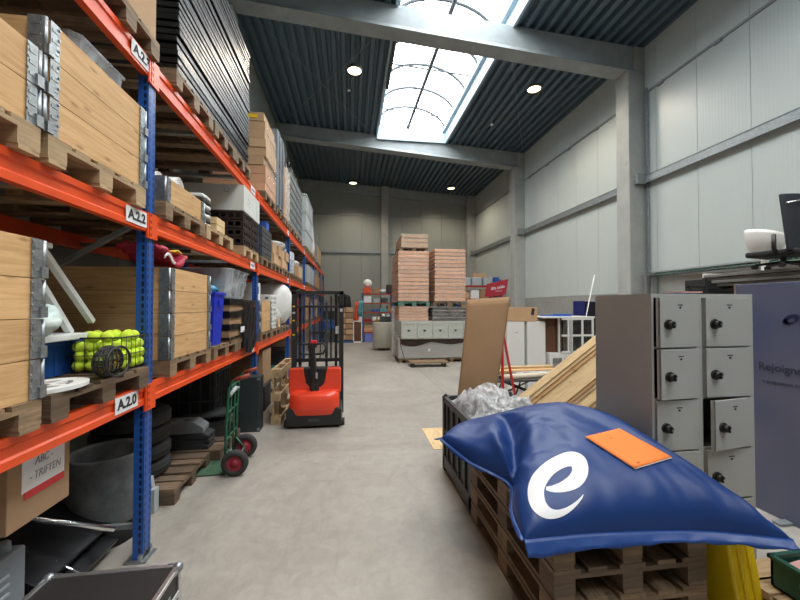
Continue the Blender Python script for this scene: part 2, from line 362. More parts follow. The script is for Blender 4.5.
def dup(root, loc, rz=None, label=None, group=None):
    r = root.copy(); COL.objects.link(r); r.location = loc
    if rz is not None: r.rotation_euler = (0, 0, rz)
    if label: r['label'] = label
    if group: r['group'] = group
    for ch in list(root.children):
        c = ch.copy(); COL.objects.link(c); c.parent = r
        for g in list(ch.children):
            d = g.copy(); COL.objects.link(d); d.parent = c
    return r
def text(name, body, size, M, m, parent, align='CENTER', bold=.0, shear=0., squash=1.):
    cu = bpy.data.curves.new('t', 'FONT'); cu.body = body; cu.size = size; cu.align_x = align; cu.align_y = 'CENTER'; cu.offset = bold; cu.extrude = .0006; cu.shear = shear
    o = bpy.data.objects.new('t', cu); COL.objects.link(o)
    me = bpy.data.meshes.new_from_object(o.evaluated_get(bpy.context.evaluated_depsgraph_get())); bpy.data.objects.remove(o)
    me.transform(Matrix.Diagonal((squash, 1, 1, 1))); me.transform(M); me.materials.clear(); me.materials.append(m)
    return link(name, me, parent)
def basis(o, x, y):                                   # 4x4 with local x, y axes
    x = Vector(x).normalized(); y = Vector(y); z = x.cross(y).normalized(); y = z.cross(x)
    return Matrix(((x.x, y.x, z.x, o[0]), (x.y, y.y, z.y, o[1]), (x.z, y.z, z.z, o[2]), (0, 0, 0, 1)))
def noise3(x, y, z=0.):
    from mathutils import noise
    return noise.noise(Vector((x, y, z)))
# ================================================================== THE HALL
XL, XR, YB, YF = -2.75, 7.0, -6.5, 19.72
def ztop(x): return 8.37-.06*x                       # underside of the roof deck
fl = MB().bx(XL-.3, XR+.3, YB-.2, YF+.2, -.2, 0).ob('floor', floor_m); struct(fl)
# roof: trapezoidal steel deck, ribs running down the hall, with one long rooflight opening
SX0, SX1, SY0, SY1 = 1.0, 3.7, -4.2, 13.62
def deck(x0, x1, y0, y1):
    mb = MB(); n = max(1, round((x1-x0)/.25)); w = (x1-x0)/n; prof = []
    for i in range(n):
        a = x0+i*w; prof += [(a, 0), (a+w*.38, 0), (a+w*.5, .11), (a+w*.88, .11)]
    prof.append((x1, 0))
    vs = []; fs = []
    for x, h in prof:
        for y in (y0, y1): vs.append((x, y, ztop(x)+h))
    fs = [(2*i, 2*i+1, 2*i+3, 2*i+2) for i in range(len(prof)-1)]
    mb.add(vs, fs); return mb
c = deck(XL-.2, SX0, YB, YF+.1); d = deck(SX1, XR+.2, YB, YF+.1); e = deck(SX0, SX1, SY1, YF+.1); g = deck(SX0, SX1, YB, SY0)
ceil = MB()
for q in (c, d, e, g): ceil.add(q.v, q.f)
struct(ceil.ob('ceiling', deckm, solid=.012))
# insulation above the deck closes the roof
top = MB()
for (a0, a1, b0, b1) in ((XL-.2, SX0, YB, YF+.1), (SX1, XR+.2, YB, YF+.1), (SX0, SX1, SY1, YF+.1), (SX0, SX1, YB, SY0)):
    top.add([(x, y, ztop(x)+z) for z in (.14, .3) for x, y in ((a0, b0), (a1, b0), (a1, b1), (a0, b1))], [(0, 3, 2, 1), (4, 5, 6, 7), (0, 1, 5, 4), (1, 2, 6, 5), (2, 3, 7, 6), (3, 0, 4, 7)])
struct(top.ob('roof_insulation', greyl))
# rooflight: curb, barrel of clear sheet, hoops
mb = MB()
for x in (SX0, SX1):
    z = ztop(x); mb.bx(x-.03, x+.03, SY0, SY1, z-.04, z+.42)
for y in (SY0, SY1): mb.bx(SX0, SX1, y-.03, y+.03, ztop(SX1)-.04, ztop(SX0)+.40)
for x in (SX0+.09, SX1-.09): mb.bx(x-.05, x+.05, SY0, SY1, ztop(x)+.36, ztop(x)+.46)
curb = mb.ob('rooflight_curb', curbm); struct(curb)
cx = (SX0+SX1)/2; hw = (SX1-SX0)/2
def arch(t): a = PI*(1-t); return (cx+hw*math.cos(a), ztop(cx+hw*math.cos(a))+.46+.75*math.sin(a))
sky_m = clear('rooflight_sheet', (.93, .96, .98), fac=.22, rough=.4, bump=.0, bscale=1.5, trans=.8)
gl = MB().grid(lambda u, v: (arch(u)[0], SY0+(SY1-SY0)*v, arch(u)[1]), 20, 12); win = gl.ob('window_1', sky_m); struct(win)
hoops = MB()
for k in range(15):
    y = SY1-.15-k*1.22
    if y > SY0: hoops.tube([(cx+(arch(i/16)[0]-cx)*.96, y, arch(i/16)[1]-.09) for i in range(17)], .042, 6)
hoops.cyl((cx+.25, SY0, ztop(cx)+.40), (cx-.15, SY1, ztop(cx)+.40), .055)                     # vent pull rail
for y in (12.6, 10.2, 8.2, 5.4): hoops.cyl((SX0+.1, y, ztop(SX0)+.42), (SX1-.1, y, ztop(SX1)+.42), .022, n=6)
for a, b in (((SX0, 13.3), (SX1, 10.9)), ((SX0, 10.9), (SX1, 13.3)), ((SX0, 8.3), (SX1, 10.6))): hoops.cyl((a[0], a[1], ztop(a[0])+.38), (b[0], b[1], ztop(b[0])+.38), .007, n=5)
struct(hoops.ob('window_frame', hoopm, None))
flap = MB().bx(SX0+.04, SX0+.12, 8.0, 10.6, ztop(1)-.12, ztop(1)+.34); struct(flap.ob('rooflight_vent_casing', darkg))
# roof beams (tapered prestressed concrete) and columns
for k, y in enumerate((-4.35, 1.62, 7.65, 13.66)):
    b = MB(); x0, x1 = XL, XR-.02; zb = lambda x: 7.80-.075*(x-.6)
    n = 10; ww = .40
    vs = []
    for i in range(n+1):
        x = x0+(x1-x0)*i/n
        for dy, z in ((.04, ztop(x)-.0), (ww-.04, ztop(x)-.0), (ww-.04, zb(x)+.10), (ww, zb(x)), (0, zb(x)), (.04, zb(x)+.10)): vs.append((x, y+dy, z))
    fs = [(i*6+j, i*6+(j+1) % 6, (i+1)*6+(j+1) % 6, (i+1)*6+j) for i in range(n) for j in range(6)]
    b.add(vs, fs+[tuple(range(6))[::-1], tuple(range(n*6, n*6+6))]); struct(b.ob('roof_beam', conc_b))
    c = MB().bx(6.55, XR, y, y+.42, 0, 7.36).bx(6.72, XR, y+.0, y+.42, 7.36, ztop(7)).ob('concrete_column', conc, bevel=.02); struct(c)
    struct(MB().bx(XL, XL+.35, y, y+.42, 0, 7.9).ob('concrete_column', conc, bevel=.02))
struct(MB().bx(6.5, XR, YF-.35, YF, 0, ztop(7)).ob('concrete_column', conc, bevel=.02))
struct(MB().bx(1.66, 2.05, YF-.35, YF, 0, ztop(2)).ob('concrete_column', conc, bevel=.02))
fb = MB(); fb.add([(x, y, z) for x in (XL, XR) for y, z in ((YF-.12, ztop(x)-.52), (YF, ztop(x)-.52), (YF, ztop(x)), (YF-.12, ztop(x)))], [(0, 1, 2, 3), (7, 6, 5, 4), (0, 4, 5, 1), (1, 5, 6, 2), (2, 6, 7, 3), (3, 7, 4, 0)])
struct(fb.ob('roof_beam', conc_b))
# right wall: steel panels on a concrete plinth, horizontal rails
w = MB(); y = YB
while y < YF-.05:
    for z0, z1 in ((2.06 if y > 8 else 2.5, 4.72), (4.735, 6.82), (6.835, 8.3)): w.bx(XR, XR+.08, y+.004, min(y+.985, YF), z0, z1)
    y += .99
wr = w.ob('wall_right', panel_r); struct(wr)
MB().bx(XR+.085, XR+.25, YB-.1, YF+.2, 0, 8.6).ob('panel_backing', darkg, wr)
struct(MB().bx(XR-.0, XR+.08, 8.05, YF, 0, 2.055).bx(XR-.02, XR+.08, YB, 8.05, 0, 2.42).ob('baseboard_right', plinth))
for (y0, y1) in ((-4.0, 1.6), (2.04, 7.65), (8.07, 13.66), (14.08, 19.4)):
    t = MB().bx(XR-.12, XR, y0, y1, 4.66, 4.78).bx(XR-.13, XR, y0, y1, 4.78, 4.795).bx(XR-.13, XR-.115, y0, y1, 4.62, 4.80); struct(t.ob('trim_1', galv_d))
    t = MB().bx(XR-.03, XR, y0, y1, 6.80, 6.85)
    for q in range(4): t.bx(XR-.05, XR, y0+1.2+q*1.3, y0+1.35+q*1.3, 6.77, 6.83)
    struct(t.ob('trim_2', galv_d))
    struct(MB().bx(XR-.10, XR-.005, y0-.02, y0+.09, 2.5, 8.0 if y0 > 14 else 7.2).ob('trim_3', galv_d))
    struct(MB().bx(XR-.34, XR-.12, y1-.12, y1-.02, 4.60, 4.84).ob('trim_4', galv_d))
tr = MB()                                            # wire cable tray along the plinth
for z in (2.43, 2.50): tr.cyl((XR-.03, YB, z), (XR-.03, 7.62, z), .006, n=5); tr.cyl((XR-.20, YB, z), (XR-.20, 7.62, z), .006, n=5)
for i in range(56):
    y = -3.+i*.19; tr.tube([(XR-.03, y, 2.5), (XR-.03, y, 2.43), (XR-.20, y, 2.43), (XR-.20, y, 2.5)], .004, 4)
tray = tr.ob('cable_tray', galv_d); tag(tray, 'long wire cable tray fixed along the top of the concrete plinth on the right wall', 'cable tray')
cb = MB()
for k in range(4): cb.tube([(XR-.07-.03*k, -3+.5*i, 2.445+.012*math.sin(i*1.3+k)) for i in range(22)], .011, 6)
tag(cb.ob('cable_bundle', greenp), 'green and grey cables lying in the wire tray along the right wall', 'cables')
# far wall
w = MB(); x = XL
while x < XR-.02:
    for z0, z1 in ((2.1, 6.70), (6.715, 8.7)): w.bx(x+.004, min(x+1.115, XR), YF, YF+.08, z0, z1)
    x += 1.12
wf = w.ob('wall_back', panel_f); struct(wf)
MB().bx(XL-.2, XR+.2, YF+.085, YF+.25, 0, 8.8).ob('panel_backing', darkg, wf)
struct(MB().bx(XL, XR, YF-.01, YF+.08, 0, 2.1).ob('baseboard_back', plinth))
struct(MB().bx(XL, 1.66, YF-.12, YF, 4.62, 4.76).bx(2.05, 6.5, YF-.12, YF, 4.62, 4.76).bx(XL, 1.66, YF-.05, YF, 6.67, 6.73).bx(2.05, 6.5, YF-.05, YF, 6.67, 6.73).ob('trim_5', galv_d))
# left wall and the wall behind the photographer
lw = MB(); y = YB
while y < YF: lw.bx(XL-.08, XL, y+.004, min(y+1.11, YF), 0, 8.75); y += 1.12
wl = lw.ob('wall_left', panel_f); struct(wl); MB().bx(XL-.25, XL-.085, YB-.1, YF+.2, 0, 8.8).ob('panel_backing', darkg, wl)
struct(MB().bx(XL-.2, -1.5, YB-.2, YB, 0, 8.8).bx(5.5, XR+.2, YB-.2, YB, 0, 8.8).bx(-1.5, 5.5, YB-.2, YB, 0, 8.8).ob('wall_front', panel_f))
# high-bay lamps
lens = emis('warm_lamp_lens', (1., .74, .42), 5.)
def high_bay(x, y, label):
    z = 7.62; t = T('high_bay_lamp', label, 'lamp', (x, y, z), group='round warm high bay lamps under the roof')
    MB().lathe([(.02, .16), (.09, .16), (.12, .10), (.19, .06), (.20, .0), (.175, 0), (.17, .02)]).ob('housing', darkg, t)
    MB().lathe([(.0, .012), (.17, .012)]).ob('lens', lens, t)
    MB().cyl((0, 0, .16), (0, 0, ztop(x)-z-.005), .006, n=6).ob('suspension_wire', galv_d, t)
    l = bpy.data.lights.new('lamp_glow', 'SPOT'); l.energy = LAMP; l.color = (1., .86, .66); l.spot_size = 2.7; l.spot_blend = .6; l.shadow_soft_size = .17
    o = bpy.data.objects.new('lamp_glow', l); COL.objects.link(o); o.parent = t; o.location = (0, 0, -.01)
LAMP = 430
high_bay(.10, 9.0, 'lit warm round lamp left of the rooflight, near bay'); high_bay(4.95, 9.1, 'lit warm round lamp right of the rooflight, near bay')
high_bay(.13, 17.3, 'lit warm round lamp in the far left of the ceiling, by the back wall'); high_bay(5.0, 17.4, 'lit warm round lamp in the far right of the ceiling, by the back wall')
for x, y in ((.1, .6), (5.0, .6)): high_bay(x, y, 'lit warm round lamp under the roof behind the photographer')
for i, (x, y, s) in enumerate(((-.05, 10.4, 'left of'), (4.6, 11.2, 'right of'))):
    z = ztop(x); t = T('smoke_detector', 'tiny white detector hanging on a wire %s the rooflight' % s, 'detector', (x, y, z-.4))
    MB().lathe([(0, -.03), (.04, -.025), (.05, .0), (.03, .03), (0, .03)]).ob('housing', whitep, t); MB().cyl((0, 0, .03), (0, 0, .4), .004, n=5).ob('suspension_wire', galv_d, t)
br = MB()
for a, b in (((-2.5, 8.1), (.9, 13.6)), ((-2.5, 13.6), (.9, 8.1)), ((3.8, 8.1), (6.9, 13.6)), ((3.8, 13.6), (6.9, 8.1))): br.cyl((a[0], a[1], ztop(a[0])-.10), (b[0], b[1], ztop(b[0])-.10), .008, n=5)
struct(br.ob('roof_bracing', galv_d))

# ================================================================== PALLET RACK
RX, RD = -1.38, 1.08                                  # front face, depth
POSTS = [-.28, 2.67, 5.60, 8.50, 11.40, 14.30, 17.20, 19.45]
LV = [(1.055, 1.185), (2.235, 2.365), (3.31, 3.44)]
rack = T('pallet_rack', 'tall orange and blue pallet rack running the length of the left wall', 'rack', (RX, 0, 0))
pm = MB().bx(-.035, -.035+.01, -.05, .05, 0, 3.5)
def post_mesh():
    m = MB(); m.bx(-.006, 0, -.045, .045, 0, 3.438); m.bx(-.058, -.0, -.045, -.037, 0, 3.438); m.bx(-.058, 0, .037, .045, 0, 3.438); m.bx(-.066, -.056, -.045, -.025, 0, 3.438); m.bx(-.066, -.056, .025, .045, 0, 3.438)
    return m
me = None
for y in POSTS:
    for fx in (0, -RD+.085):
        if me is None: o = post_mesh().ob('upright_post', blue_h, rack); me = o.data
        else: o = link('upright_post', me, rack)
        o.location = (fx, y+.05, 0)
        MB().bx(fx-.11, fx+.03, y-.02, y+.12, 0, .012).bx(fx-.02, fx+.0, y-.02, y+.12, .012, .05).ob('foot_plate', galv, rack)
    for k in range(3): MB().bar((-.05, y+.05, .72+(k+1)*.8), (-RD+.05, y+.05, .12+(k+1)*.8), .03, .03).ob('frame_brace', galv_d, rack)
    MB().bar((-.05, y+.05, .22), (-RD+.05, y+.05, .22), .03, .03).ob('frame_brace', galv_d, rack)
beam_cache = {}
for i in range(len(POSTS)-1):
    y0, y1 = POSTS[i]+.1, POSTS[i+1]
    for (z0, z1) in LV:
        for side in (0, 1):
            key = (round(y1-y0, 2), side)
            if key not in beam_cache:
                L_ = y1-y0; m = MB(); h = z1-z0
                if side == 0:
                    m.prism([(-.045, 0), (.0, 0), (.0, .035), (-.009, .045), (-.009, .085), (.0, .095), (.0, h), (-.045, h)], (0, L_, 0))
                    m.bx(-.0, .012, -.09, .012, -.045, h).bx(-.0, .012, L_-.012, L_+.0, -.045, h)
                else: m.bx(-.045, 0, 0, L_, 0, h)
                beam_cache[key] = m.mesh('beam', orange)
            o = link('beam', beam_cache[key], rack); o.location = (0.002 if side == 0 else -RD+.04, y0, z0)
    for (z0, z1) in LV:                                # tie bars under the load
        for t in (.3, .7): MB().bx(-RD+.05, -.05, y0+(y1-y0)*t-.02, y0+(y1-y0)*t+.02, z0+.03, z0+.06).ob('cross_tie', galv_d, rack)
slots = MB()
for k in range(4): slots.bx(.0145, .0155, .012, .017, -.03+k*.045, -.01+k*.045); slots.bx(.0145, .0155, .03, .035, -.03+k*.045, -.01+k*.045)
sm_ = slots.mesh('connector_slots', ink)
for y in POSTS:
    for (z0, z1) in LV: o = link('connector_slots', sm_, rack); o.location = (0, y, z0)
for (px, py, b, k) in ((136, 218, 'A.2.2', 1), (126, 405, 'A.2.0', 0), (141, 53, 'A.2.3', 2)):
    p = at(px, py, 0, RX); zc = (LV[k][0]+LV[k][1])/2+.003
    l = MB().bx(.004, .007, p.y-.115, p.y+.115, zc-.05, zc+.05).ob('shelf_label', paper, rack); l['label'] = 'white shelf label reading %s' % b
    text('label_text', b, .084, basis((.0085, p.y, zc), (0, 1, 0), (0, 0, 1)), ink, l, bold=.003, squash=1.06)
for y in (5.35, 8.3, 11.2, 14.1):                        # labels further down, too small to read
    for (z0, z1) in LV[(0 if y < 6 else 1):]:
        l = MB().bx(.004, .007, y-.11, y+.11, (z0+z1)/2-.045, (z0+z1)/2+.045).ob('shelf_label', paper, rack)
        MB().bx(.007, .008, y-.075, y+.075, (z0+z1)/2-.018, (z0+z1)/2+.018).ob('label_text', inkf, l)

# ------------------------------------------------------------------ pallets and collars
PC = {}
def pallet(loc, label, m=pal_wood, L=1.12, W=.78, h=.13, rz=0, group='wooden pallets carrying loads on the rack', R=None):
    key = (m.name, L, W, h); f = h/.144
    t = T('wooden_pallet', label, 'pallet', loc, rz, group)
    if key not in PC:
        d = MB()
        for y, w in ((-W/2+.07, .14), (-W/4+.02, .10), (0, .14), (W/4-.02, .10), (W/2-.07, .14)): d.box((0, y, h-.011*f), (L, w, .022*f))
        for x in (-L/2+.07, 0, L/2-.07): d.box((x, 0, h-.034*f), (.14, W, .022*f))
        r = MB().box((0, 0, .011*f), (L, .10, .022*f)); k = MB().box((0, 0, 0), (.14, .11, .078*f))
        PC[key] = (d.mesh('deck_boards', m), r.mesh('bottom_board', m), k.mesh('block', m))
    a, b, c = PC[key]
    link('deck_boards', a, t)
    for y in (-W/2+.055, 0, W/2-.055):
        o = link('bottom_board', b, t); o.location = (0, y, 0)
        for x in (-L/2+.07, 0, L/2-.07): o = link('block', c, t); o.location = (x, y, .061*f)
    if R is not None: t.rotation_euler = R
    return t
CC = {}
def collar(loc, label, L=1.1, W=.76, h=.175, m=pine, group='wooden pallet collars stacked into boxes'):
    VARI[0] += 1; key = (L, W, h, m.name, VARI[0] % 5)
    t = T('pallet_collar', label, 'pallet collar', loc, 0, group)
    if key not in CC:
        g = .0035
        lb = MB().box((0, 0, h/2), (L-.05, .02, h-g)); sb = MB().box((0, 0, h/2), (.02, W-.03, h-g))
        hg = MB()                                       # corner hinge: two folded plates, ribs and a pin
        hg.box((-.040, .0125, h/2), (.060, .004, h*.97)); hg.box((.0025, -.038, h/2), (.004, .052, h*.97)); hg.cyl((-.004, .006, 0.004), (-.004, .006, h-.004), .009, n=10)
        for z in (.22, .5, .78): hg.box((-.038, .015, h*z), (.042, .004, .012)); hg.box((.005, -.038, h*z), (.004, .036, .012)); hg.cyl((.003, -.06, h*z+.02), (.010, -.06, h*z+.02), .006, n=8)
        hg.box((.009, -.008, .028), (.012, .034, .05))
        CC[key] = (lb.mesh('side_board', m), sb.mesh('end_board', m), hg.mesh('corner_hinge', galv))
    a, b, c = CC[key]
    for s in (-1, 1):
        o = link('side_board', a, t); o.location = (0, s*(W/2-.012), 0)
        o = link('end_board', b, t); o.location = (s*(L/2-.012), 0, 0)
    for sx, sy in ((1, 1), (-1, 1), (-1, -1), (1, -1)):
        o = link('corner_hinge', c, t); o.location = (sx*(L/2), sy*(W/2), 0)
        if sx < 0: o.scale.x = -1
        if sy < 0: o.scale.y = -1
    return t
ORD = ['lowest', 'second lowest', 'third lowest', 'fourth lowest']
VARI = [0]
def collars(x, y, z, n, where, W=.76, L=1.1, h=.175):
    for k in range(n):
        which = 'single pallet collar' if n == 1 else ('topmost pallet collar' if k == n-1 else ORD[k]+' pallet collar')
        collar((x, y, z+k*h), '%s %s' % (which.replace('pallet collar', 'pine pallet collar'), where), L, W, h)
FX = -1.34                                             # front edge of the loads
def PX(L=1.12): return FX-L/2
PH = .13
Z0, Z2, Z3 = LV[0][1]+.002, LV[1][1]+.002, LV[2][1]+.002
# ================================================================== LOADS ON THE RACK
def simple_box(name, label, cat, x0, x1, y0, y1, z0, z1, m, group=None, bevel=.004, rz=0):
    """a carton: body with real flaps line and tape as parts"""
    t = T(name, label, cat, ((x0+x1)/2, (y0+y1)/2, z0), rz, group)
    w, d, h = x1-x0, y1-y0, z1-z0
    MB().box((0, 0, h/2), (w, d, h)).ob('carton_body', m, t, bevel=bevel)
    MB().box((0, 0, h+.0008), (w*1.002, min(.05, d*.2), .0016)).box((w/2+.0008, 0, h*.86), (.0016, min(.05, d*.2), h*.28)).box((-w/2-.0008, 0, h*.86), (.0016, min(.05, d*.2), h*.28)).ob('packing_tape', tapem, t)
    MB().box((0, 0, h+.0003), (w*.995, .004, .0006)).ob('flap_gap', lockd, t)
    return t
tapem = mat('brown_tape', (.33, .20, .10), .3, var=.03)
# ---- bay nearest the camera, middle level
P_ = pallet
P_((PX(), 1.37, Z2), 'pallet under the nearest pine box on the middle level', pal_new)
collars(PX(), 1.37, Z2+PH, 2, 'of the nearest box on the middle level', W=.78)
P_((PX(), 2.19, Z2), 'pallet under the three collar box left of the first blue post', pal_new)
collars(PX(), 2.19, Z2+PH, 3, 'of the middle level box left of the first blue post', W=.78)
P_((PX(), .42, Z2), 'pallet on the middle level closest to the photographer', pal_wood)
def tote_box(name, label, x0, x1, y0, y1, z0, z1, m=tote, fill=None):
    t = T(name, label, 'plastic tote', ((x0+x1)/2, (y0+y1)/2, z0)); w, d, h = x1-x0, y1-y0, z1-z0
    b = MB(); n = 8
    def ring(s, z): return [(a*w/2*s, c*d/2*s, z) for a, c in ((-1, -.85), (-.85, -1), (.85, -1), (1, -.85), (1, .85), (.85, 1), (-.85, 1), (-1, .85))]
    vs = ring(.86, 0)+ring(1, h*.96)
    b.add(vs, [(i, (i+1) % n, n+(i+1) % n, n+i) for i in range(n)]+[tuple(range(n))[::-1]]); b.ob('tub', m, t)
    l = MB(); vs = ring(1.04, h*.94)+ring(1.05, h*.98)+ring(1.0, h)
    l.add(vs, [(r*n+i, r*n+(i+1) % n, (r+1)*n+(i+1) % n, (r+1)*n+i) for r in (0, 1) for i in range(n)]+[tuple(range(2*n, 3*n))]); l.ob('lid', m, t)
    if fill:
        for k, (c, s) in enumerate(fill): MB().box(((random.random()-.5)*w*.3, (k-.5*len(fill)+.5)*d*.3, h*.3), (w*.5, d*.26, h*.55), Matrix.Rotation(.2*k, 3, 'Z')).ob('contents', c, t, bevel=.02)
    return t
p = T('hidden', '', '', (0, 0, 0)); bpy.data.objects.remove(p)
inner = simple_box('cardboard_box', 'closed carton down inside the middle level box left of the first blue post', 'box', -2.2, -1.42, 1.92, 2.54, Z2+PH, Z2+PH+.24, card)
tote_box('storage_tote', 'clear plastic tote poking out of the pine box left of the first blue post', -1.95, -1.44, 2.10, 2.52, Z2+PH+.242, Z2+PH+.69)
# ---- lower level, bay 0: four collar box
P_((PX(), .98+.41, Z0), 'weathered pallet under the pine box at the left edge on the lower level', pal_wood, W=.80)
collars(PX(), 1.41, Z0+PH, 4, 'of the lower level box at the left edge', W=.78)
P_((PX(), 2.24, Z0), 'grey weathered pallet with the ball basket, beside the first blue post', pal_dark, W=.80)
ZP = Z0+PH
# blue crate
t = T('storage_crate', 'blue plastic crate under the upturned white stool', 'crate', (-1.97, 2.32, ZP))
b = MB()
for s in (-1, 1): b.box((s*.285, 0, .10), (.02, .38, .2)); b.box((0, s*.19, .10), (.58, .02, .2)); b.box((0, s*.20, .19), (.61, .03, .025)); b.box((s*.295, 0, .19), (.03, .41, .025))
b.box((0, 0, .01), (.56, .38, .02)); b.ob('crate_body', bluec, t, bevel=.004)
rb = MB()
for k in range(5): rb.box((.296, -.15+k*.075, .09), (.012, .012, .16))
rb.ob('rib', bluec, t)
# upturned white stool: seat slab below, legs leaning, rail on top
t = T('wooden_stool', 'white wooden stool lying upside down on the blue crate', 'stool', (-1.86, 2.28, ZP+.205))
MB().box((0, 0, .022), (.56, .34, .035)).ob('seat', white, t, bevel=.006)
la = at(98, 338, 0, -1.60)-t.location; lb = at(60, 268, 0, -1.60)-t.location
for i, (dx, dy) in enumerate(((.0, .0), (-.38, .0))): MB().bar((.20+dx, .13, .04), (.20+dx, -.22, .50), .035, .03).ob('leg', white, t, bevel=.003)
for i, (dx, dy) in enumerate(((.0, .0), (-.38, .0))): MB().bar((.22+dx, .28, .10), (.22+dx, -.13, .53), .035, .03).ob('leg', white, t, bevel=.003)
MB().box((.02, -.20, .525), (.50, .20, .03)).ob('foot_rail', white, t, bevel=.004)
# crumpled pale bag on the crate
t = MB().grid(lambda u, v: ((u-.5)*.26*(1-.2*v)-1.60, (math.cos(2*PI*u)*.10)*(1-v*.5)+1.93, ZP+.245+.16*math.sin(v*PI/2)*(1-.25*abs(math.sin(9*u)))), 20, 10)
m = MB()
def blob(u, v):
    a = 2*PI*u; e = PI*v; r = 1+.32*noise3(math.cos(a)*2.6+3, math.sin(a)*2.6, v*6)
    return (-1.66+.13*r*math.sin(e)*math.cos(a), 2.14+.10*r*math.sin(e)*math.sin(a), ZP+.245+.085-.085*r*math.cos(e)*1.0)
m.grid(blob, 24, 14); tag(m.ob('plastic_bag', mat('pale_mint_film', (.62, .72, .68), .35, var=.08, scale=20)), 'crumpled pale green plastic bag on the seat of the upturned stool', 'bag')
# white oval board
t = T('oval_board', 'flat white oval board with slots lying on the pallet by the blue crate', 'board', (-1.47, 1.985, ZP+.012))
o = MB(); nn = 40
def oval(u, v):
    a = 2*PI*u; r = .62+.38*v; return (.15*r*math.cos(a), .19*r*math.sin(a), .0)
o.grid(oval, nn, 2, False); o.ob('rim', white, t, solid=.018); MB().box((0, 0, 0), (.03, .26, .016)).box((0, .0, 0), (.20, .035, .016)).ob('cross_bar', white, t, bevel=.002)
# ball basket
bx_, by_ = -1.505, 2.515
t = T('wire_basket', 'black wire basket full of tennis balls by the first blue post', 'basket', (bx_, by_, ZP))
w = MB(); bw, bd, bh = .15, .145, .215
for z in (.01, .11, bh): w.tube([(-bw, -bd, z), (bw, -bd, z), (bw, bd, z), (-bw, bd, z)], .003 if z < bh else .005, 6, closed=True)
for k in range(7):
    q = -1+k/3.; w.cyl((-bw, q*bd, .01), (-bw, q*bd, bh), .0018, n=5); w.cyl((bw, q*bd, .01), (bw, q*bd, bh), .0018, n=5); w.cyl((q*bw, -bd, .01), (q*bw, -bd, bh), .0018, n=5); w.cyl((q*bw, bd, .01), (q*bw, bd, bh), .0018, n=5); w.cyl((q*bw, -bd, .01), (q*bw, bd, .01), .0018, n=5)
w.ob('wire_cage', blackp, t)
ball = None; places = []
for z in range(4):
    for i in range(4):
        for j in range(4):
            if z == 3 and (i+j*2) % 3 == 0: continue
            places.append((-.105+.07*i+(.01 if z % 2 else 0), -.105+.07*j, .047+.057*z))
for k, (x, y, z) in enumerate(places):
    lab = 'yellow green tennis ball in the black wire basket'
    if ball is None:
        ball = MB().ball((0, 0, 0), .034, 14).ob('tennis_ball', tennis); ball.location = (bx_+x, by_+y, ZP+z); tag(ball, lab, 'tennis ball', 'tennis balls in the black wire basket')
    else:
        c = ball.copy(); COL.objects.link(c); c.location = (bx_+x+random.uniform(-.002, .002), by_+y, ZP+z)
# black mesh net bag with balls leaning at the basket front
def netbag(x, y, z, r):
    t = T('mesh_ball_bag', 'round black mesh bag with balls lying in front of the wire basket', 'mesh bag', (x, y, z)); m = MB()
    for k in range(10):
        a = PI*k/10; m.tube([(r*math.sin(s*2*PI/20)*math.cos(a)*.55, r*math.sin(s*2*PI/20)*math.sin(a)*1.25, r-r*math.cos(s*2*PI/20)) for s in range(20)], .004, 4, closed=True)
    for k in range(1, 9):
        e = PI*k/9; m.tube([(r*math.sin(e)*.55*math.cos(s*2*PI/20), r*1.25*math.sin(e)*math.sin(s*2*PI/20), r-r*math.cos(e)) for s in range(20)], .004, 4, closed=True)
    m.ob('mesh_net', blackp, t)
    MB().ball((0, 0, r), r*.985, 20, (.55, 1.25, 1)).ob('mesh_cloth', MATS.get('black_mesh_cloth') or clear('black_mesh_cloth', (.01, .01, .01), fac=.55, rough=.8, bump=.1), t)
    m = MB().tube([(r*.60, r*1.2*math.cos(a*PI/12), r*(1+.95*math.sin(a*PI/12))) for a in range(24)], .007, 6, closed=True); m.ob('drawstring_rim', blackp, t)
    for k, (dy, dz, mm, wh) in enumerate(((-.045, .055, ballo, 'lower left'), (.05, .05, ballo, 'lower right'), (.0, .11, tennis, 'top'), (.065, .11, ballo, 'upper right'), (-.07, .10, tennis, 'upper left'))):
        b = MB().ball((0, 0, 0), .032, 14).ob('tennis_ball', mm); b.location = (x+.0, y+dy, z+dz-.0); tag(b, '%s ball, %s in the black mesh bag' % ('orange yellow' if mm is ballo else 'green yellow', wh), 'tennis ball')
netbag(-1.36, 2.26, ZP+.003, .088)

# ---- lower level, second bay
P_((PX(), 3.33, Z0), 'pallet under the four collar box right of the first blue post', pal_wood, W=.80)
collars(PX(), 3.33, ZP, 4, 'of the lower level box right of the first blue post', W=.78)
t = T('folded_bag', 'red folded bag with yellow patch lying on top of the four collar box', 'bag', (-1.52, 3.12, ZP+.70))
def rbag(u, v): return ((v-.5)*.30, (u-.5)*.44-.06, .085+.055*math.sin(u*PI*1.9+.9)+.03*noise3(u*7, v*7)+.02*(1-(2*v-1)**2))
MB().grid(rbag, 20, 10).ob('cloth_body', mat('deep_pinkish_red_cloth', (.42, .02, .05), .6, var=.15, scale=12), t, solid=.03)
MB().grid(lambda u, v: (.10+.05*v, -.08+.13*u, .13+.02*math.sin(u*3)), 6, 4).ob('yellow_patch', mat('yellow_cloth', (.75, .5, .03), .6), t, solid=.01)
MB().grid(lambda u, v: (.155+.005*v, -.24+.16*u, .06+.02*v+.03*math.sin(u*5)), 8, 3).ob('white_strap', white, t, solid=.008)
for z, q in ((0, 0), ):
    simple_box('cardboard_box', 'brown carton lying across inside the four collar box right of the first post', 'box', -2.3, -1.42, 3.0, 3.66, ZP, ZP+.66, card)
P_((PX(), 4.20, Z0), 'pallet with the blue waste bin on the lower level', pal_wood)
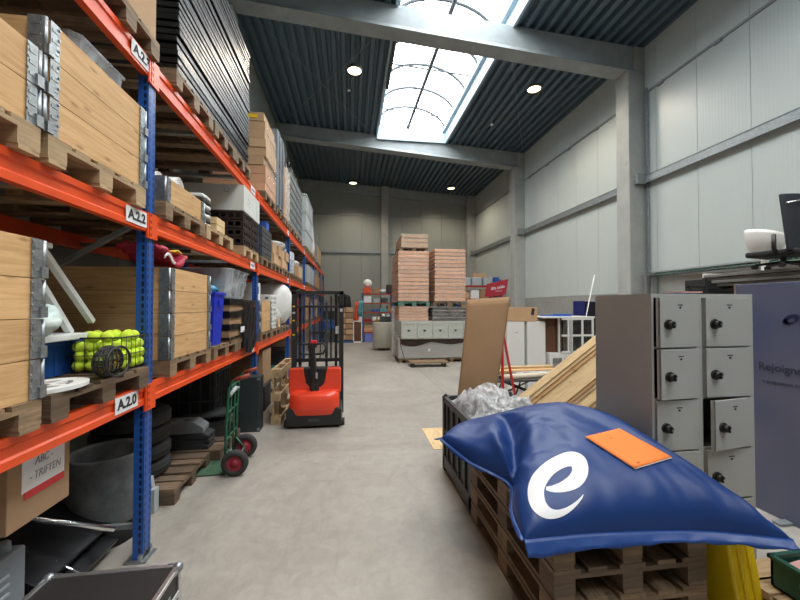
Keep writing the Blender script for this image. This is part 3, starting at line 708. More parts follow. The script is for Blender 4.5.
# blue bin
t = T('waste_bin', 'royal blue plastic bin beside the four collar box', 'bin', (-1.50, 3.99, ZP))
b = MB()
def brd(s, z, t_=.0): return [(a*.15*s, c*.14*s, z) for a, c in ((-1, -1), (1, -1), (1, 1), (-1, 1))]
vs = brd(.82, 0)+brd(1, .52)+brd(1.08, .52)+brd(1.08, .55)+brd(.96, .55)+brd(.80, .02)
b.add(vs, [(r*4+i, r*4+(i+1) % 4, (r+1)*4+(i+1) % 4, (r+1)*4+i) for r in range(5) for i in range(4)]+[(3, 2, 1, 0), (20, 21, 22, 23)]); b.ob('bin_body', bluep, t, bevel=.006)
MB().box((.158, 0, .44), (.012, .10, .06)).ob('handle_lip', bluep, t)
tag(MB().ball((-1.47, 3.93, ZP+.585), .055, 18).ob('toy_ball', mat('orange_red_ball', (.85, .09, .04), .4)), 'orange red ball resting on the blue waste bin', 'ball')
m = MB()
m.grid(lambda u, v: (-1.50+.10*math.cos(2*PI*u)*math.sin(PI*v)*(1+.3*noise3(u*6, v*4)), 4.07+.055*math.sin(2*PI*u)*math.sin(PI*v), ZP+.585-.05*math.cos(PI*v)), 18, 10)
tag(m.ob('toy_figure', mat('sky_blue_plastic', (.05, .32, .55), .4)), 'crumpled light blue plastic toy on top of the blue bin', 'toy')
# black banded carton stack
P_((PX(), 4.99, Z0), 'pallet under the cartons with drooping black film', pal_dark)
for k in range(3):
    simple_box('cardboard_box', 'brown carton, %s of the stack with drooping black film' % ['lowest', 'middle one', 'topmost'][k], 'box', -2.35, FX-.01, 4.30, 5.42, ZP+k*.158, ZP+k*.158+.155, card)
t = T('black_film_wrap', 'torn black stretch film drooping over the carton stack beside the tote', 'film')
for (z0, z1) in ((.02, .05), (.13, .20), (.27, .35), (.42, .485)):
    MB().grid(lambda u, v: (FX+.004+.012*noise3(u*9, v*3, z0*9), 4.29+1.14*u, ZP+z0+(z1-z0)*v+.03*math.sin(u*5+z0*20)*u), 30, 3).ob('film_band', blkfilm, t)
    MB().grid(lambda u, v: (-2.3+.96*u, 4.288-.004*noise3(u*9, v*3), ZP+z0+(z1-z0)*v), 12, 2).ob('film_band', blkfilm, t)
MB().grid(lambda u, v: (FX+.01+.02*noise3(u*6, v*4), 4.75+.64*u, ZP-.10+.50*v-.12*math.sin(u*3)*(1-v)), 22, 14).ob('hanging_film', blkfilm, t)
MB().grid(lambda u, v: (-2.3+.95*u, 4.3+1.1*v, ZP+.485+.015*noise3(u*5, v*6)), 14, 14).ob('top_film', blkfilm, t)
for k in range(2):
    p = at(158/6.667+200+2, 280+(365+k*0)/6.667, 0, FX+.02)
tag(MB().box((FX+.016, 4.72, ZP+.12), (.002, .16, .07)).box((FX+.0175, 4.72, ZP+.12), (.001, .11, .03)).ob('shipping_label', paper), 'white shipping label on the lowest carton under the tote', 'label')
tote_box('storage_tote', 'large clear plastic tote standing on the cartons with black film', -2.0, FX+.0, 4.30, 5.05, ZP+.50, ZP+.84, fill=[(teal, 0), (greyl, 0), (white, 0)])
# ---- lower level, third bay
P_((PX(), 6.10, Z0), 'pallet under the small three collar box behind the tote', pal_wood)
collars(PX(), 6.09, ZP, 3, 'of the lower level box behind the second blue post', W=.74, h=.165)
t = T('label_carton', 'white carton with small dark print standing on the collar box behind the second post', 'carton', (-1.55, 6.0, ZP+.5))
MB().box((0, 0, .14), (.20, .26, .28)).ob('carton_body', paper, t, bevel=.004); MB().box((.101, 0, .16), (.002, .05, .12)).ob('printed_mark', bluef, t)
P_((PX(), 6.9, Z0), 'pallet under the pierced white crates on the lower level', pal_wood)
for k in range(3):
    t = T('pierced_crate', 'white pierced plastic crate, %s of its stack beside the big white sack' % ['lowest', 'middle one', 'topmost'][k], 'crate', (-1.62, 6.78, ZP+.0+k*.205))
    MB().box((0, 0, .10), (.50, .50, .2)).ob('crate_body', whitefelt, t, bevel=.01)
    m = MB()
    for j in range(4):
        for z in (.06, .14): m.box((.2505, -.18+.12*j, z), (.003, .05, .035), Matrix.Rotation(.785, 3, 'X')); m.box((-.18+.12*j, -.2505, z), (.05, .003, .035))
    m.ob('crate_hole', darkg, t)
P_((PX(), 7.82, Z0), 'pallet under the big white sack on the lower level', pal_wood)
collars(PX(.5), 7.38, ZP, 1, 'lying before the big white sack', W=.36, L=.4)
m = MB()
def sack(u, v):
    a = 2*PI*u; e = PI*v; r = 1+.10*noise3(math.cos(a)*2, math.sin(a)*2, v*5)+.05*math.sin(a*9)*math.sin(e)
    s = math.sin(e)**.6; return (-1.72+.46*r*s*math.cos(a), 8.02+.44*r*s*math.sin(a), ZP+.46-.46*math.copysign(abs(math.cos(e))**.8, math.cos(e)))
m.grid(sack, 40, 22); tag(m.ob('plastic_sack', whitefelt), 'big bulging white plastic sack on the lower rack level behind the collar boxes', 'sack')
m = MB(); m.grid(lambda u, v: (-1.60+(.16+.07*math.sin(7*u))*math.cos(2*PI*u)*math.sin(PI*v), 7.62+.12*math.sin(2*PI*u)*math.sin(PI*v), ZP+.20-.2*math.cos(PI*v)), 20, 12)
tag(m.ob('plastic_sack', filmw), 'smaller clear sack slumped in front of the big white sack', 'sack')
# ---- lower level further away
for (y, w, h, mm, lab) in ((9.1, .7, .45, card_l, 'pale carton on the lower level behind the stacker mast'), (10.1, .8, .6, redd, 'dark red covered load on the lower level behind the stacker'),
                           (12.0, .8, .7, card, 'brown carton load on the lower level past the stacker'), (13.1, .8, .5, greyp, 'grey crate load on the lower level past the stacker'), (15.2, .8, .7, card_l, 'pale carton load near the far end of the lower level'), (16.3, .8, .6, bluef, 'blue wrapped load at the far end of the lower level')):
    P_((PX(), y, Z0), 'pallet under the '+lab, pal_wood)
    simple_box('cardboard_box', lab, 'box', -2.2, FX-.03, y-w/2, y+w/2, ZP, ZP+h, mm)

# ---- middle level, second bay
ZM = Z2+PH
P_((PX(), 3.20, Z2), 'pallet under the single collar box right of the first blue post', pal_wood, W=.72)
collars(PX(), 3.21, ZM, 1, 'on the middle level right of the first post', W=.70, h=.19)
stripe = None
def roll(x, y, z, r, L, lab, dirx=True):
    t = T('rolled_mat', lab, 'rolled mat', (x, y, z)); m = MB(); pts = []
    for i in range(70):
        a = i*.45; rr = r*(.25+.75*i/69); pts.append((rr*math.cos(a), rr*math.sin(a)))
    vs = []
    for u, v in pts:
        vs += [(-L/2, u, v), (L/2, u, v)]
    m.add(vs, [(2*i, 2*i+1, 2*i+3, 2*i+2) for i in range(69)], smooth=True); m.ob('cloth_body', whitefelt, t, solid=.008)
    MB().cyl((-L*.18, 0, 0), (L*.12, 0, 0), r*1.03, n=24).ob('dark_band', blackm, t); MB().cyl((L*.3, 0, 0), (L*.42, 0, 0), r*1.03, n=24).ob('dark_band', blackm, t)
roll(-1.95, 3.08, ZM+.19+.02, .085, .9, 'black and white rolled mat lying at the front of the single collar box')
roll(-1.90, 3.30, ZM+.19+.04, .10, .9, 'black and white rolled mat lying in the middle of the single collar box')
roll(-1.93, 3.50, ZM+.13, .09, .9, 'black and white rolled mat at the far end of the single collar box')
t = T('clothes_pile', 'pile of folded striped white and black cloths next to the single collar box', 'cloths', (-1.56, 3.74, ZM))
for k in range(7):
    MB().grid(lambda u, v: ((u-.5)*.34, (v-.5)*.20, .045*k+.02+.014*noise3(u*3+k, v*3)), 8, 6).ob('folded_cloth', [whitefelt, blackm][k % 2], t, solid=.036, bevel=.01)
for k in range(2):
    t = T('small_wooden_box', 'small pine box, %s of two beside the white carton' % ['lower', 'upper'][k], 'box', (-1.50, 4.03, ZM+k*.075))
    m = MB()
    for s in (-1, 1): m.box((s*.135, 0, .035), (.012, .24, .068)); m.box((0, s*.115, .035), (.26, .012, .068))
    m.box((0, 0, .006), (.26, .22, .01)); m.ob('box_body', pine_pale, t)
P_((PX(), 3.99, Z2), 'fresh pallet with the small pine boxes on the middle level', pal_new)
P_((PX(), 5.17, Z2), 'fresh pallet under the dark fruit crates on the middle level', pal_new, W=.74)
fc = None
def fruit_crate(loc, lab):
    t = T('fruit_crate', lab, 'crate', loc, group='dark brown crates under the white carton')
    m = MB(); w, d, h = .92, .37, .108
    for s in (-1, 1):
        m.box((0, s*(d/2-.006), h*.16), (w, .012, h*.26)); m.box((0, s*(d/2-.006), h*.86), (w, .014, h*.2)); m.box((s*(w/2-.006), 0, h*.16), (.012, d, h*.26)); m.box((s*(w/2-.006), 0, h*.86), (.014, d, h*.2))
        for k in range(11): m.box((-w/2+.02+k*(w-.04)/10, s*(d/2-.006), h*.5), (.03, .010, h*.5))
        for k in range(5): m.box((s*(w/2-.006), -d/2+.02+k*(d-.04)/4, h*.5), (.010, .035, h*.5))
    m.box((0, 0, h*.06), (w-.02, d-.02, .008)); m.ob('crate_body', brnplast, t); return t
first = None
for j, yy in enumerate((4.985, 5.375)):
    for k in range(4):
        lab = 'dark brown fruit crate, %s in the %s stack under the white carton' % (['lowest', 'second from the bottom', 'third from the bottom', 'topmost'][k], ['nearer', 'farther'][j])
        loc = (FX-.47, yy, ZM+k*.110)
        if first is None: first = fruit_crate(loc, lab)
        else: dup(first, loc, label=lab)
t = T('white_carton', 'large white carton with small black marks on the stack of dark crates', 'carton', (FX-.48, 5.185, ZM+.442))
MB().box((0, 0, .165), (.96, .80, .33)).ob('carton_body', mat('white_card', (.62, .63, .60), .7, var=.04), t, bevel=.004)
m = MB().box((.27, -.4006, .235), (.055, .001, .004)).box((.243, -.4006, .255), (.004, .001, .045)).box((.297, -.4006, .262), (.004, .001, .055)); m.ob('printed_mark', ink, t)
m = MB()
for k in range(4): a = k*PI/2+.4; m.box((.4806, -.17+.04*math.cos(a), .15+.05*math.sin(a)), (.001, .022, .022), Matrix.Rotation(a, 3, 'X'))
m.ob('printed_emblem', mat('beige_print', (.42, .38, .30), .7), t)
MB().box((.4804, .22, .165), (.001, .003, .33)).ob('board_seam', mat('grey_line', (.3, .3, .29), .7), t)
# ---- middle level, third bay
P_((PX(), 6.12, Z2), 'pallet under the charcoal folding crates on the middle level', pal_wood)
for k in range(3): tag(MB().box((FX-.45, 6.10, ZM+.078+k*.16), (.9, .66, .15)).box((FX+.002, 6.10, ZM+.078+k*.16), (.01, .55, .03)).ob('folding_crate', darkg, bevel=.012), 'charcoal folding crate, %s of three past the white carton' % ['lowest', 'middle one', 'topmost'][k], 'crate')
tag(MB().box((FX-.16, 6.45-.10, ZM+.488+.075), (.22, .2, .15)).box((FX-.16, 6.35, ZM+.488+.155), (.235, .215, .012)).ob('plastic_box', bluec, bevel=.006), 'small blue plastic box on the charcoal folding crates', 'box')
P_((PX(), 7.12, Z2), 'pallet under the nearer half of the brown parcels', pal_wood); P_((PX(), 7.98, Z2), 'pallet under the farther half of the brown parcels', pal_wood)
for i in range(4):
    for k in range(2):
        simple_box('cardboard_box', 'small brown parcel on the middle level, %s row, %s from the charcoal crates' % (['lower', 'upper'][k], ['first', 'second', 'third', 'fourth'][i]), 'parcel', -1.9, FX-.02-.03*((i+k) % 2), 6.76+i*.40, 7.13+i*.40, ZM+k*.20, ZM+.195+k*.20, card_l, group='brown parcels on the middle level')
tag(MB().grid(lambda u, v: (-1.55+.25*math.cos(2*PI*u)*math.sin(PI*v), 7.5+.38*math.sin(2*PI*u)*math.sin(PI*v)*(1+.2*noise3(u*7, v*4)), ZM+.46-.07*math.cos(PI*v)), 26, 12).ob('plastic_bag', filmw), 'crumpled clear bag lying on the brown parcels of the middle level', 'bag')
# ---- middle level, further bays
P_((PX(), 9.12, Z2), 'pallet under the pale blue wrapped drum', pal_wood)
t = T('wrapped_drum', 'pale blue drum in clear film on the middle level behind the third post', 'drum', (-1.68, 9.05, ZM))
MB().lathe([(0, 0), (.30, 0), (.31, .03), (.30, .25), (.31, .27), (.30, .48), (.29, .5), (0, .52)]).ob('drum_body', mat('grey_blue_drum', (.16, .28, .46), .5), t); MB().lathe([(.315, 0), (.325, .3), (.32, .52), (.15, .62), (.05, .68)]).ob('film_hood', filmw, t)
P_((PX(), 10.2, Z2), 'pallet under the bagged carton on the middle level', pal_wood)
simple_box('cardboard_box', 'light carton with a loose plastic bag on the middle level of the rack', 'box', -1.9, FX-.02, 9.9, 10.6, ZM, ZM+.32, card_l)
tag(MB().grid(lambda u, v: (-1.58+.2*math.cos(2*PI*u)*math.sin(PI*v), 10.15+.25*math.sin(2*PI*u)*math.sin(PI*v)*(1+.3*noise3(u*7, v*4)), ZM+.40-.085*math.cos(PI*v)), 22, 12).ob('plastic_bag', filmw), 'loose plastic bag on the light carton of the middle level', 'bag')
P_((PX(), 12.2, Z2), 'pallet under the nearer grey sheet stack', pal_wood); P_((PX(), 13.3, Z2), 'pallet under the farther grey sheet stack', pal_wood)
for y in (12.2, 13.3):
    m = MB()
    for k in range(14): m.box((FX-.45, y, ZM+.02+k*.04), (.9-.01*(k % 2), .98, .035))
    tag(m.ob('sheet_stack', greyl), 'stack of flat light grey sheets on the middle level, %s one' % ('nearer' if y < 13 else 'farther'), 'sheet stack')
for y in (15.0, 16.1, 18.2):
    P_((PX(), y, Z2), 'pallet under the brown mixed load %s on the middle level' % {15.0: 'just past the grey sheets', 16.1: 'further past the grey sheets', 18.2: 'by the back wall'}[y], pal_wood)
    simple_box('cardboard_box', 'brown carton load %s on the middle level' % {15.0: 'just past the grey sheets', 16.1: 'further past the grey sheets', 18.2: 'by the back wall'}[y], 'box', -2.2, FX-.02, y-.42, y+.42, ZM, ZM+.5, card)

# ---- top level
ZT = Z3+PH
for y, w in ((-.0, 'nearest'), (1.55, 'second')): P_((PX(), y, Z3), '%s pallet on the top level above the photographer' % w, pal_wood)
P_((PX(), 2.40, Z3), 'pallet with a carton above the first blue post on the top level', pal_wood, W=.66)
simple_box('cardboard_box', 'brown carton on the pallet above the first blue post', 'box', -2.2, FX-.01, 2.08, 2.70, ZT, ZT+.45, card_l)
for i, y in enumerate((3.36, 4.12, 4.78)):
    P_((PX(), y, Z3), '%s pallet under the black wrapped boards on the top level' % ['nearest', 'middle', 'farthest'][i], pal_wood, W=.66 if i else .76, group='wooden pallets carrying loads on the rack')
t = T('wrapped_board_stack', 'high stack of flat boards wrapped in glossy black film on the top level', 'board stack', (FX-.5, 3.99, ZT))
rnd = random.Random(3); nl = 27; hh = 1.50/nl
for k in range(nl):
    dx = rnd.uniform(-.012, .012); dy = rnd.uniform(-.012, .012)
    MB().box((dx, dy, hh*(k+.46)), (1.0, 1.98, hh*.82)).ob('board', blkfilm, t, bevel=.006)
for k in range(0, nl, 1):
    pass
ed = MB()
for k in range(nl):
    if k % 7 == 1: ed.box((.5015+.006, rnd.uniform(-.1, .1), hh*(k+.9)), (.004, 1.85, .003))
ed.ob('film_fold', mat('grey_film_edge', (.16, .17, .18), .2, coat=.5), t)
P_((PX(), 6.35, Z3), 'pallet under the flat carton pile on the top level', pal_wood)
rnd = random.Random(5)
for k in range(9):
    simple_box('flat_carton', 'flat brown carton on the top level pile, %s' % ['lowest', 'second from bottom', 'third from bottom', 'fourth from bottom', 'in the middle', 'fourth from top', 'third from top', 'second from top', 'topmost'][k], 'carton',
               -2.3, FX-.02+rnd.uniform(-.02, .02), 5.98+rnd.uniform(-.01, .02), 6.80, ZT+k*.141, ZT+k*.141+.137, card_l if k > 2 else card_p, group='flat cartons piled on the top level')
tag(MB().grid(lambda u, v: (FX+.006+.010*abs(noise3(u*5, v*5)), 5.97+.84*u, ZT-.002+1.1*v), 12, 16).ob('stretch_film', film), 'loose clear film over the aisle side of the flat carton pile', 'film')
tc_ = [o for o in COL.objects if o.get('label') == 'flat brown carton on the top level pile, topmost'][0]
MB().box((.25, -.5*.82-.004, .07), (.22, .012, .05)).ob('yellow_sticker', yellow, tc_)
P_((PX(), 7.25, Z3), 'pallet under the tall dark grey folded boxes', pal_wood)
t = T('folded_box_stack', 'tall upright dark grey panels next to the carton pile on the top level', 'panel stack', (FX-.5, 7.22, ZT))
for k in range(5): MB().box((0, -.28+k*.14, .74), (1.0, .12, 1.42+.04*(k % 2))).box((.503, -.28+k*.14, .35), (.01, .08, .5)).box((.503, -.28+k*.14, 1.05), (.01, .08, .5)).ob('panel', darkg if k % 2 else greyp, t, bevel=.01)
P_((PX(), 8.03, Z3), 'pallet under the film wrapped brown load', pal_wood, W=.62)
simple_box('cardboard_box', 'tall brown load in crinkled clear film on the top level', 'box', -2.3, FX-.03, 7.75, 8.3, ZT, ZT+1.1, card_l)
tag(MB().grid(lambda u, v: (FX-.005+.025*noise3(u*5, v*8), 7.73+.6*u, ZT+.01+1.12*v), 12, 18).ob('stretch_film', filmw), 'crinkled milky film hanging on the tall brown load of the top level', 'film')
for i, y in enumerate((8.95, 9.95)):
    P_((PX(), y, Z3), '%s pallet under the ribbed grey crates' % ['nearer', 'farther'][i], pal_wood, W=.95)
    for k in range(7):
        m = MB().box((0, 0, .095), (1.0, .96, .185)).box((.503, 0, .165), (.02, .97, .03)).box((0, -.483, .165), (1.02, .02, .03)).box((0, .0, .02), (1.01, .97, .02))
        o = m.ob('ribbed_crate', mat('slate_crate', (.17, .19, .20), .5) if 'slate_crate' not in MATS else MATS['slate_crate'], bevel=.008); o.location = (FX-.52, y, ZT+k*.19)
        tag(o, 'grey ribbed flat crate, %s in the %s stack of seven on the top level' % (['lowest', 'second', 'third', 'fourth', 'fifth', 'sixth', 'topmost'][k], ['nearer', 'farther'][i]), 'crate', 'grey ribbed crates on the top level')
m = MB(); rn = random.Random(9)
for k in range(9): p0 = Vector((FX-.1-.1*(k % 3), 8.55+.18*k, ZT+1.34)); m.tube([p0, p0+Vector((.03, .02, .14)), p0+Vector((-.02, .08, .22+.05*rn.random())), p0+Vector((.02, .16, .05))], .02, 6)
tag(m.ob('loose_netting', blackp), 'tangled black netting on top of the ribbed grey crates', 'netting')
for i, y in enumerate((11.75, 12.75)):
    P_((PX(), y, Z3), '%s pallet under the smooth light grey bins' % ['nearer', 'farther'][i], pal_wood, W=.95)
    for k in range(3):
        tag(MB().box((FX-.5, y, ZT+.265+k*.54), (1.0, .94, .50)).box((FX-.5, y, ZT+.50+k*.54), (1.04, .98, .06)).box((FX-.5, y, ZT+.02+k*.54), (1.02, .96, .04)).ob('pallet_bin', greyl, bevel=.012), 'smooth light grey pallet bin, %s in the %s stack' % (['lowest', 'middle', 'topmost'][k], ['nearer', 'farther'][i]), 'bin', 'light grey bins on the top level')
P_((PX(), 14.0, Z3), 'pallet under the white wrapped figure of cloth', pal_wood)
tag(MB().lathe([(0, 0), (.36, .0), (.38, .4), (.34, .9), (.30, 1.3), (.2, 1.5), (0, 1.55)], (-1.72, 14.0, ZT)).ob('wrapped_load', whitefelt), 'white cloth wrapped tall load at the far part of the top level', 'wrapped load')
tag(MB().ball((-1.72, 14.0, ZT+1.62), .22, 16).ob('black_sack', blackp), 'black sack on top of the white wrapped load', 'sack')
P_((PX(), 15.6, Z3), 'pallet under the nearer far end collar boxes', pal_wood); P_((PX(), 16.6, Z3), 'pallet under the farther far end collar boxes', pal_wood)
collars(PX(), 15.6, ZT, 4, 'of the nearer far end box on the top level', W=.78); collars(PX(), 16.6, ZT, 4, 'of the farther far end box on the top level', W=.78)
# ================================================================== FLOOR LEVEL, LEFT
# flight case in the near corner
t = T('flight_case', 'black flight case with aluminium edges and ball corners in the bottom left corner', 'flight case', (-1.195, 1.72, 0))
w, d, h = .62, .70, .36
MB().box((0, 0, h/2), (w-.012, d-.012, h-.01)).ob('case_panel', mat('dark_brown_laminate', (.020, .017, .018), .5, var=.1), t)
m = MB()
for sx in (-1, 1):
    for sy in (-1, 1): m.box((sx*(w/2-.009), sy*(d/2-.009), h/2), (.022, .022, h-.04))
    for z in (.011, h-.009): m.box((sx*(w/2-.010), 0, z), (.024, d-.05, .022))
    m.box((sx*(w/2), 0, h*.62), (.008, d-.04, .03))
for sy in (-1, 1):
    for z in (.011, h-.009): m.box((0, sy*(d/2-.010), z), (w-.05, .024, .022))
    m.box((0, sy*(d/2), h*.62), (w-.04, .008, .03))
m.ob('edge_profile', alu, t, bevel=.002)
bc = None
for sx in (-1, 1):
    for sy in (-1, 1):
        for z in (.015, h-.012):
            m = MB().ball((sx*(w/2-.008), sy*(d/2-.008), z), .026, 14)
            m.box((sx*(w/2-.035), sy*(d/2-.001), z), (.05, .006, .035)); m.box((sx*(w/2-.001), sy*(d/2-.035), z), (.006, .05, .035)); m.ob('ball_corner', galv, t)
m = MB(); m.prism([(-.11, -.075), (.11, -.075), (.11, .075), (-.11, .075)], (0, 0, .003), (.13, -.02, h-.004), (1, 0, 0), (0, 1, 0))
m.tube([(.04, -.07, h+.004), (.22, -.07, h+.004), (.22, .03, h+.004), (.04, .03, h+.004)], .007, 8, closed=True); m.box((.13, -.02, h+.001), (.17, .09, .002)); m.ob('recessed_handle', galv, t)
for y in (-.2, .18):
    MB().box((w/2+.004, y, h*.62), (.006, .11, .11)).box((w/2+.010, y, h*.62), (.010, .035, .06)).cyl((w/2+.006, y-.03, h*.62), (w/2+.016, y-.03, h*.62), .012, n=10).ob('butterfly_latch', galv, t)
# grey ribbed bin
t = T('ribbed_grey_bin', 'grey ribbed plastic bin with a round knob at the bottom left edge', 'bin', (-1.82, 1.90, 0))
m = MB().box((0, 0, .25), (.32, .48, .48)); m.ob('bin_body', greyp, t, bevel=.012)
m = MB()
for k in range(4): m.box((.162, -.04, .40-.045*k), (.012, .36, .012))
for k in range(4): m.box((-.0, .242, .40-.045*k), (.24, .012, .012)); m.box((-.0, -.242, .40-.045*k), (.24, .012, .012))
m.ob('rib', greyl, t); MB().cyl((.10, .18, .48), (.10, .18, .53), .035, .030, 16).ball((.10, .18, .53), .030, 12, (1, 1, .4)).ob('knob', greyp, t)
MB().cyl((-.02, -.04, .485), (-.02, -.04, .495), .11, n=24).ob('bin_mouth', blackm, t)
# black table with chrome legs stacked underneath, carrying the carton
t = T('black_table', 'black folded tables with chrome frames stacked under the lowest orange beam', 'folding table', (-2.05, 2.30, 0))
MB().box((-.15, -.40, .35), (.36, .46, .68)).ob('table_block', blackm, t, bevel=.01)
m = MB().box((.20, .22, .28), (.42, .60, .04), Matrix.Rotation(.5, 3, 'Y')).box((.24, .22, .16), (.42, .60, .03), Matrix.Rotation(.45, 3, 'Y')); m.ob('table_top', mat('black_gloss_laminate', (.012, .012, .014), .25), t, bevel=.004)
m = MB().tube([(.50, .10, .02), (.30, -.02, .20), (.10, -.10, .62)], .011, 8).tube([(.52, .18, .02), (.34, .10, .22)], .008, 8); m.ob('chrome_leg', chrome, t)
MB().tube([(-.15, .05, .58), (.15, .18, .44), (.54, .30, .27)], .016, 8).ob('chrome_leg', chrome, t)
# carton with a paper label
t = simple_box('cardboard_box', 'brown carton with a handwritten paper label and red strip under the lowest beam', 'box', -2.05, -1.5, 1.83, 2.19, .70, 1.05, card)
lb = MB().box((.2765, .015, .235), (.002, .25, .17)).ob('paper_label', paper, t); lb['label'] = 'white paper label with faint handwriting'
rs = MB().box((.2775, .02, .135), (.002, .235, .035)).ob('red_strip', red, t)
for k, s in enumerate(('ABC -', '- TRIFTEN')):
    text('handwriting', s, .052, basis((.2787, .01+(.01 if k else 0), .275-.065*k), (0, 1, .0), (0, 0, 1)), inkf, lb, squash=.8, shear=.2)
# concrete coloured tub
t = T('cement_tub', 'round cement grey tub standing behind the first blue post', 'tub', (-1.80, 3.0, .15))
MB().lathe([(0, 0), (.215, 0), (.23, .02), (.245, .25), (.25, .47), (.253, .49), (.225, .49), (.215, .47), (.21, .25), (.20, .06), (0, .06)], n=40).ob('tub_body', concd, t)
MB().lathe([(0, -.15), (.2, -.15), (.2, 0), (0, 0)]).ob('base', blackm, t)
# tyres on a pallet
P_((-2.0, 3.78, 0), 'worn pallet on the floor under the four tyres', pal_dark, W=.80, L=1.0, h=.14)
tm = None
for k in range(4):
    t = T('car_tyre', 'black tyre, %s of the stack of four behind the cement tub' % ['lowest', 'second from bottom', 'third from bottom', 'topmost'][k], 'tyre', (-2.03, 3.72, .145+k*.152), group='stack of tyres')
    if tm is None:
        r = MB().lathe([(.19, .01), (.20, .0), (.26, .0), (.305, .02), (.318, .045), (.310, .072), (.317, .075), (.310, .078), (.318, .105), (.305, .13), (.26, .15), (.20, .15), (.19, .14), (.185, .075), (.19, .01)], n=44)
        tm = r.mesh('tyre_body', rubber)
    link('tyre_body', tm, t)
tag(MB().box((-1.65, 3.30, .10), (.10, .07, .20)).box((-1.64, 3.30, .24), (.02, .05, .12), Matrix.Rotation(.3, 3, 'X')).ob('grey_block', greyl, bevel=.006), 'small pale grey block on the floor beside the first blue post', 'block')
# fence feet
P_((-1.92, 4.62, 0), 'worn pallet on the floor under the black rubber fence feet', pal_dark, W=.74, L=1.0, h=.13)
foot = None
def slab(x, y, z, rz, lab, m, hh=.055):
    t = T('fence_foot', lab, 'fence foot', (x, y, z), rz, 'fence feet on the floor pallet')
    b = MB(); L_ = .60; prof = [(-L_/2, 0), (L_/2, 0), (L_/2, hh*.6), (L_/2-.05, hh), (-L_/2+.05, hh), (-L_/2, hh*.6)]
    b.prism(prof, (0, .21, 0), (0, -.105, 0)); b.ob('foot_body', m, t, bevel=.004)
    c = MB()
    for k in (-1, 0, 1): c.cyl((k*.1, 0, hh), (k*.1, 0, hh+.003), .02, n=10)
    c.ob('post_hole', lockd, t)
W_ = ['lowest', 'second', 'third', 'fourth', 'topmost']
for k in range(3): slab(-1.86, 4.40, .13+k*.058, .05*(k % 2), 'black rubber fence foot, %s in the pile near the tyres' % (W_[k] if k < 2 else 'topmost'), rubber)
for k in range(3): slab(-1.74, 4.76, .13+k*.062, .25, 'black rubber fence foot, %s in the slanted pile by the hand truck' % (W_[k] if k < 2 else 'topmost'), rubber, .058)
t = T('fence_foot', 'pale grey concrete fence foot lying on the black ones near the tyres', 'fence foot', (-1.90, 4.38, .306), .1)
MB().prism([(-.32, 0), (.28, 0), (.28, .06), (.18, .13), (-.2, .13), (-.32, .07)], (0, .22, 0), (0, -.11, 0)).ob('foot_body', mat('grey_concrete', (.17, .18, .18), .8, var=.15, scale=12), t, bevel=.012)
MB().cyl((-.06, 0, .13), (-.06, 0, .134), .03, n=12).cyl((.08, 0, .13), (.08, 0, .134), .03, n=12).ob('post_hole', lockd, t)
tag(MB().box((-1.88, 4.80, .36), (.75, .42, .02), Matrix.Rotation(-.12, 3, 'Y') @ Matrix.Rotation(.15, 3, 'Z')).ob('rubber_plate', rubber), 'thin black rubber plate lying on the slanted pile of fence feet', 'plate')
# black pallet box
t = T('pallet_box', 'tall black ribbed plastic pallet box behind the green hand truck', 'pallet box', (-2.2, 5.24, .0))
MB().box((0, 0, .47), (.94, .60, .86)).ob('box_body', mat('charcoal_plastic', (.018, .021, .024), .5, var=.2), t, bevel=.01)
m = MB()
for k in range(6): m.box((.475, -.26+k*.103, .45), (.014, .02, .8))
for k in range(8): m.box((-.43+k*.122, -.305, .45), (.02, .014, .8))
for z in (.05, .5, .86, .90): m.box((0, 0, z), (.98, .64, .022))
m.ob('rib', darkg, t); m = MB()
for sx in (-.42, 0, .42): m.box((sx, 0, .022), (.1, .6, .044))
m.ob('skid', blackp, t)
# black panel case
t = T('upright_case', 'flat black case with steel corner rivets standing upright beyond the hand truck', 'case', (-1.39, 5.30, .0))
MB().box((0, 0, .38), (.33, .22, .745)).ob('case_body', mat('black_green_vinyl', (.022, .032, .034), .5), t, bevel=.012)
m = MB()
for sx in (-1, 1):
    for z in (.035, .72): m.box((sx*.148, -.108, z), (.035, .01, .035)); m.ball((sx*.148, -.113, z), .006, 8)
m.ob('corner_plate', galv_d, t); MB().box((0, 0, .005), (.33, .22, .01)).ob('base', blackp, t)
# pallet standing on its edge
t = pallet((-1.08+.0, 6.33, .40), 'fresh wooden pallet standing on its long edge next to the red stacker', pal_new, L=1.2, W=.8, h=.144, rz=0, group=None)
t.rotation_euler = (PI/2, 0, -PI/2); t.location = (-.99, 6.05, .40)
simple_box('cardboard_box', 'open brown carton tilted behind the upright pallet under the rack', 'box', -1.95, -1.42, 6.2, 6.8, .42, .98, card)
tag(MB().box((-1.68, 6.5, .21), (.6, .7, .41)).ob('trunk_chest', blackm, bevel=.01), 'black trunk under the open carton at floor level', 'trunk')
for (y, mm, lab, h) in ((7.4, greenc, 'dark green crate load on the floor under the rack past the upright pallet', .5), (9.1, blackm, 'black load on the floor under the rack past the third post', .7), (10.2, card, 'brown carton load on the floor under the rack past the fourth post', .8), (12.4, greyp, 'grey crate load on the floor under the rack further along', .8), (14.9, card_l, 'pale load on the floor under the rack near its end', .8)):
    simple_box('stored_box', lab, 'box', -2.3, -1.5, y-.4, y+.4, 0, h, mm)
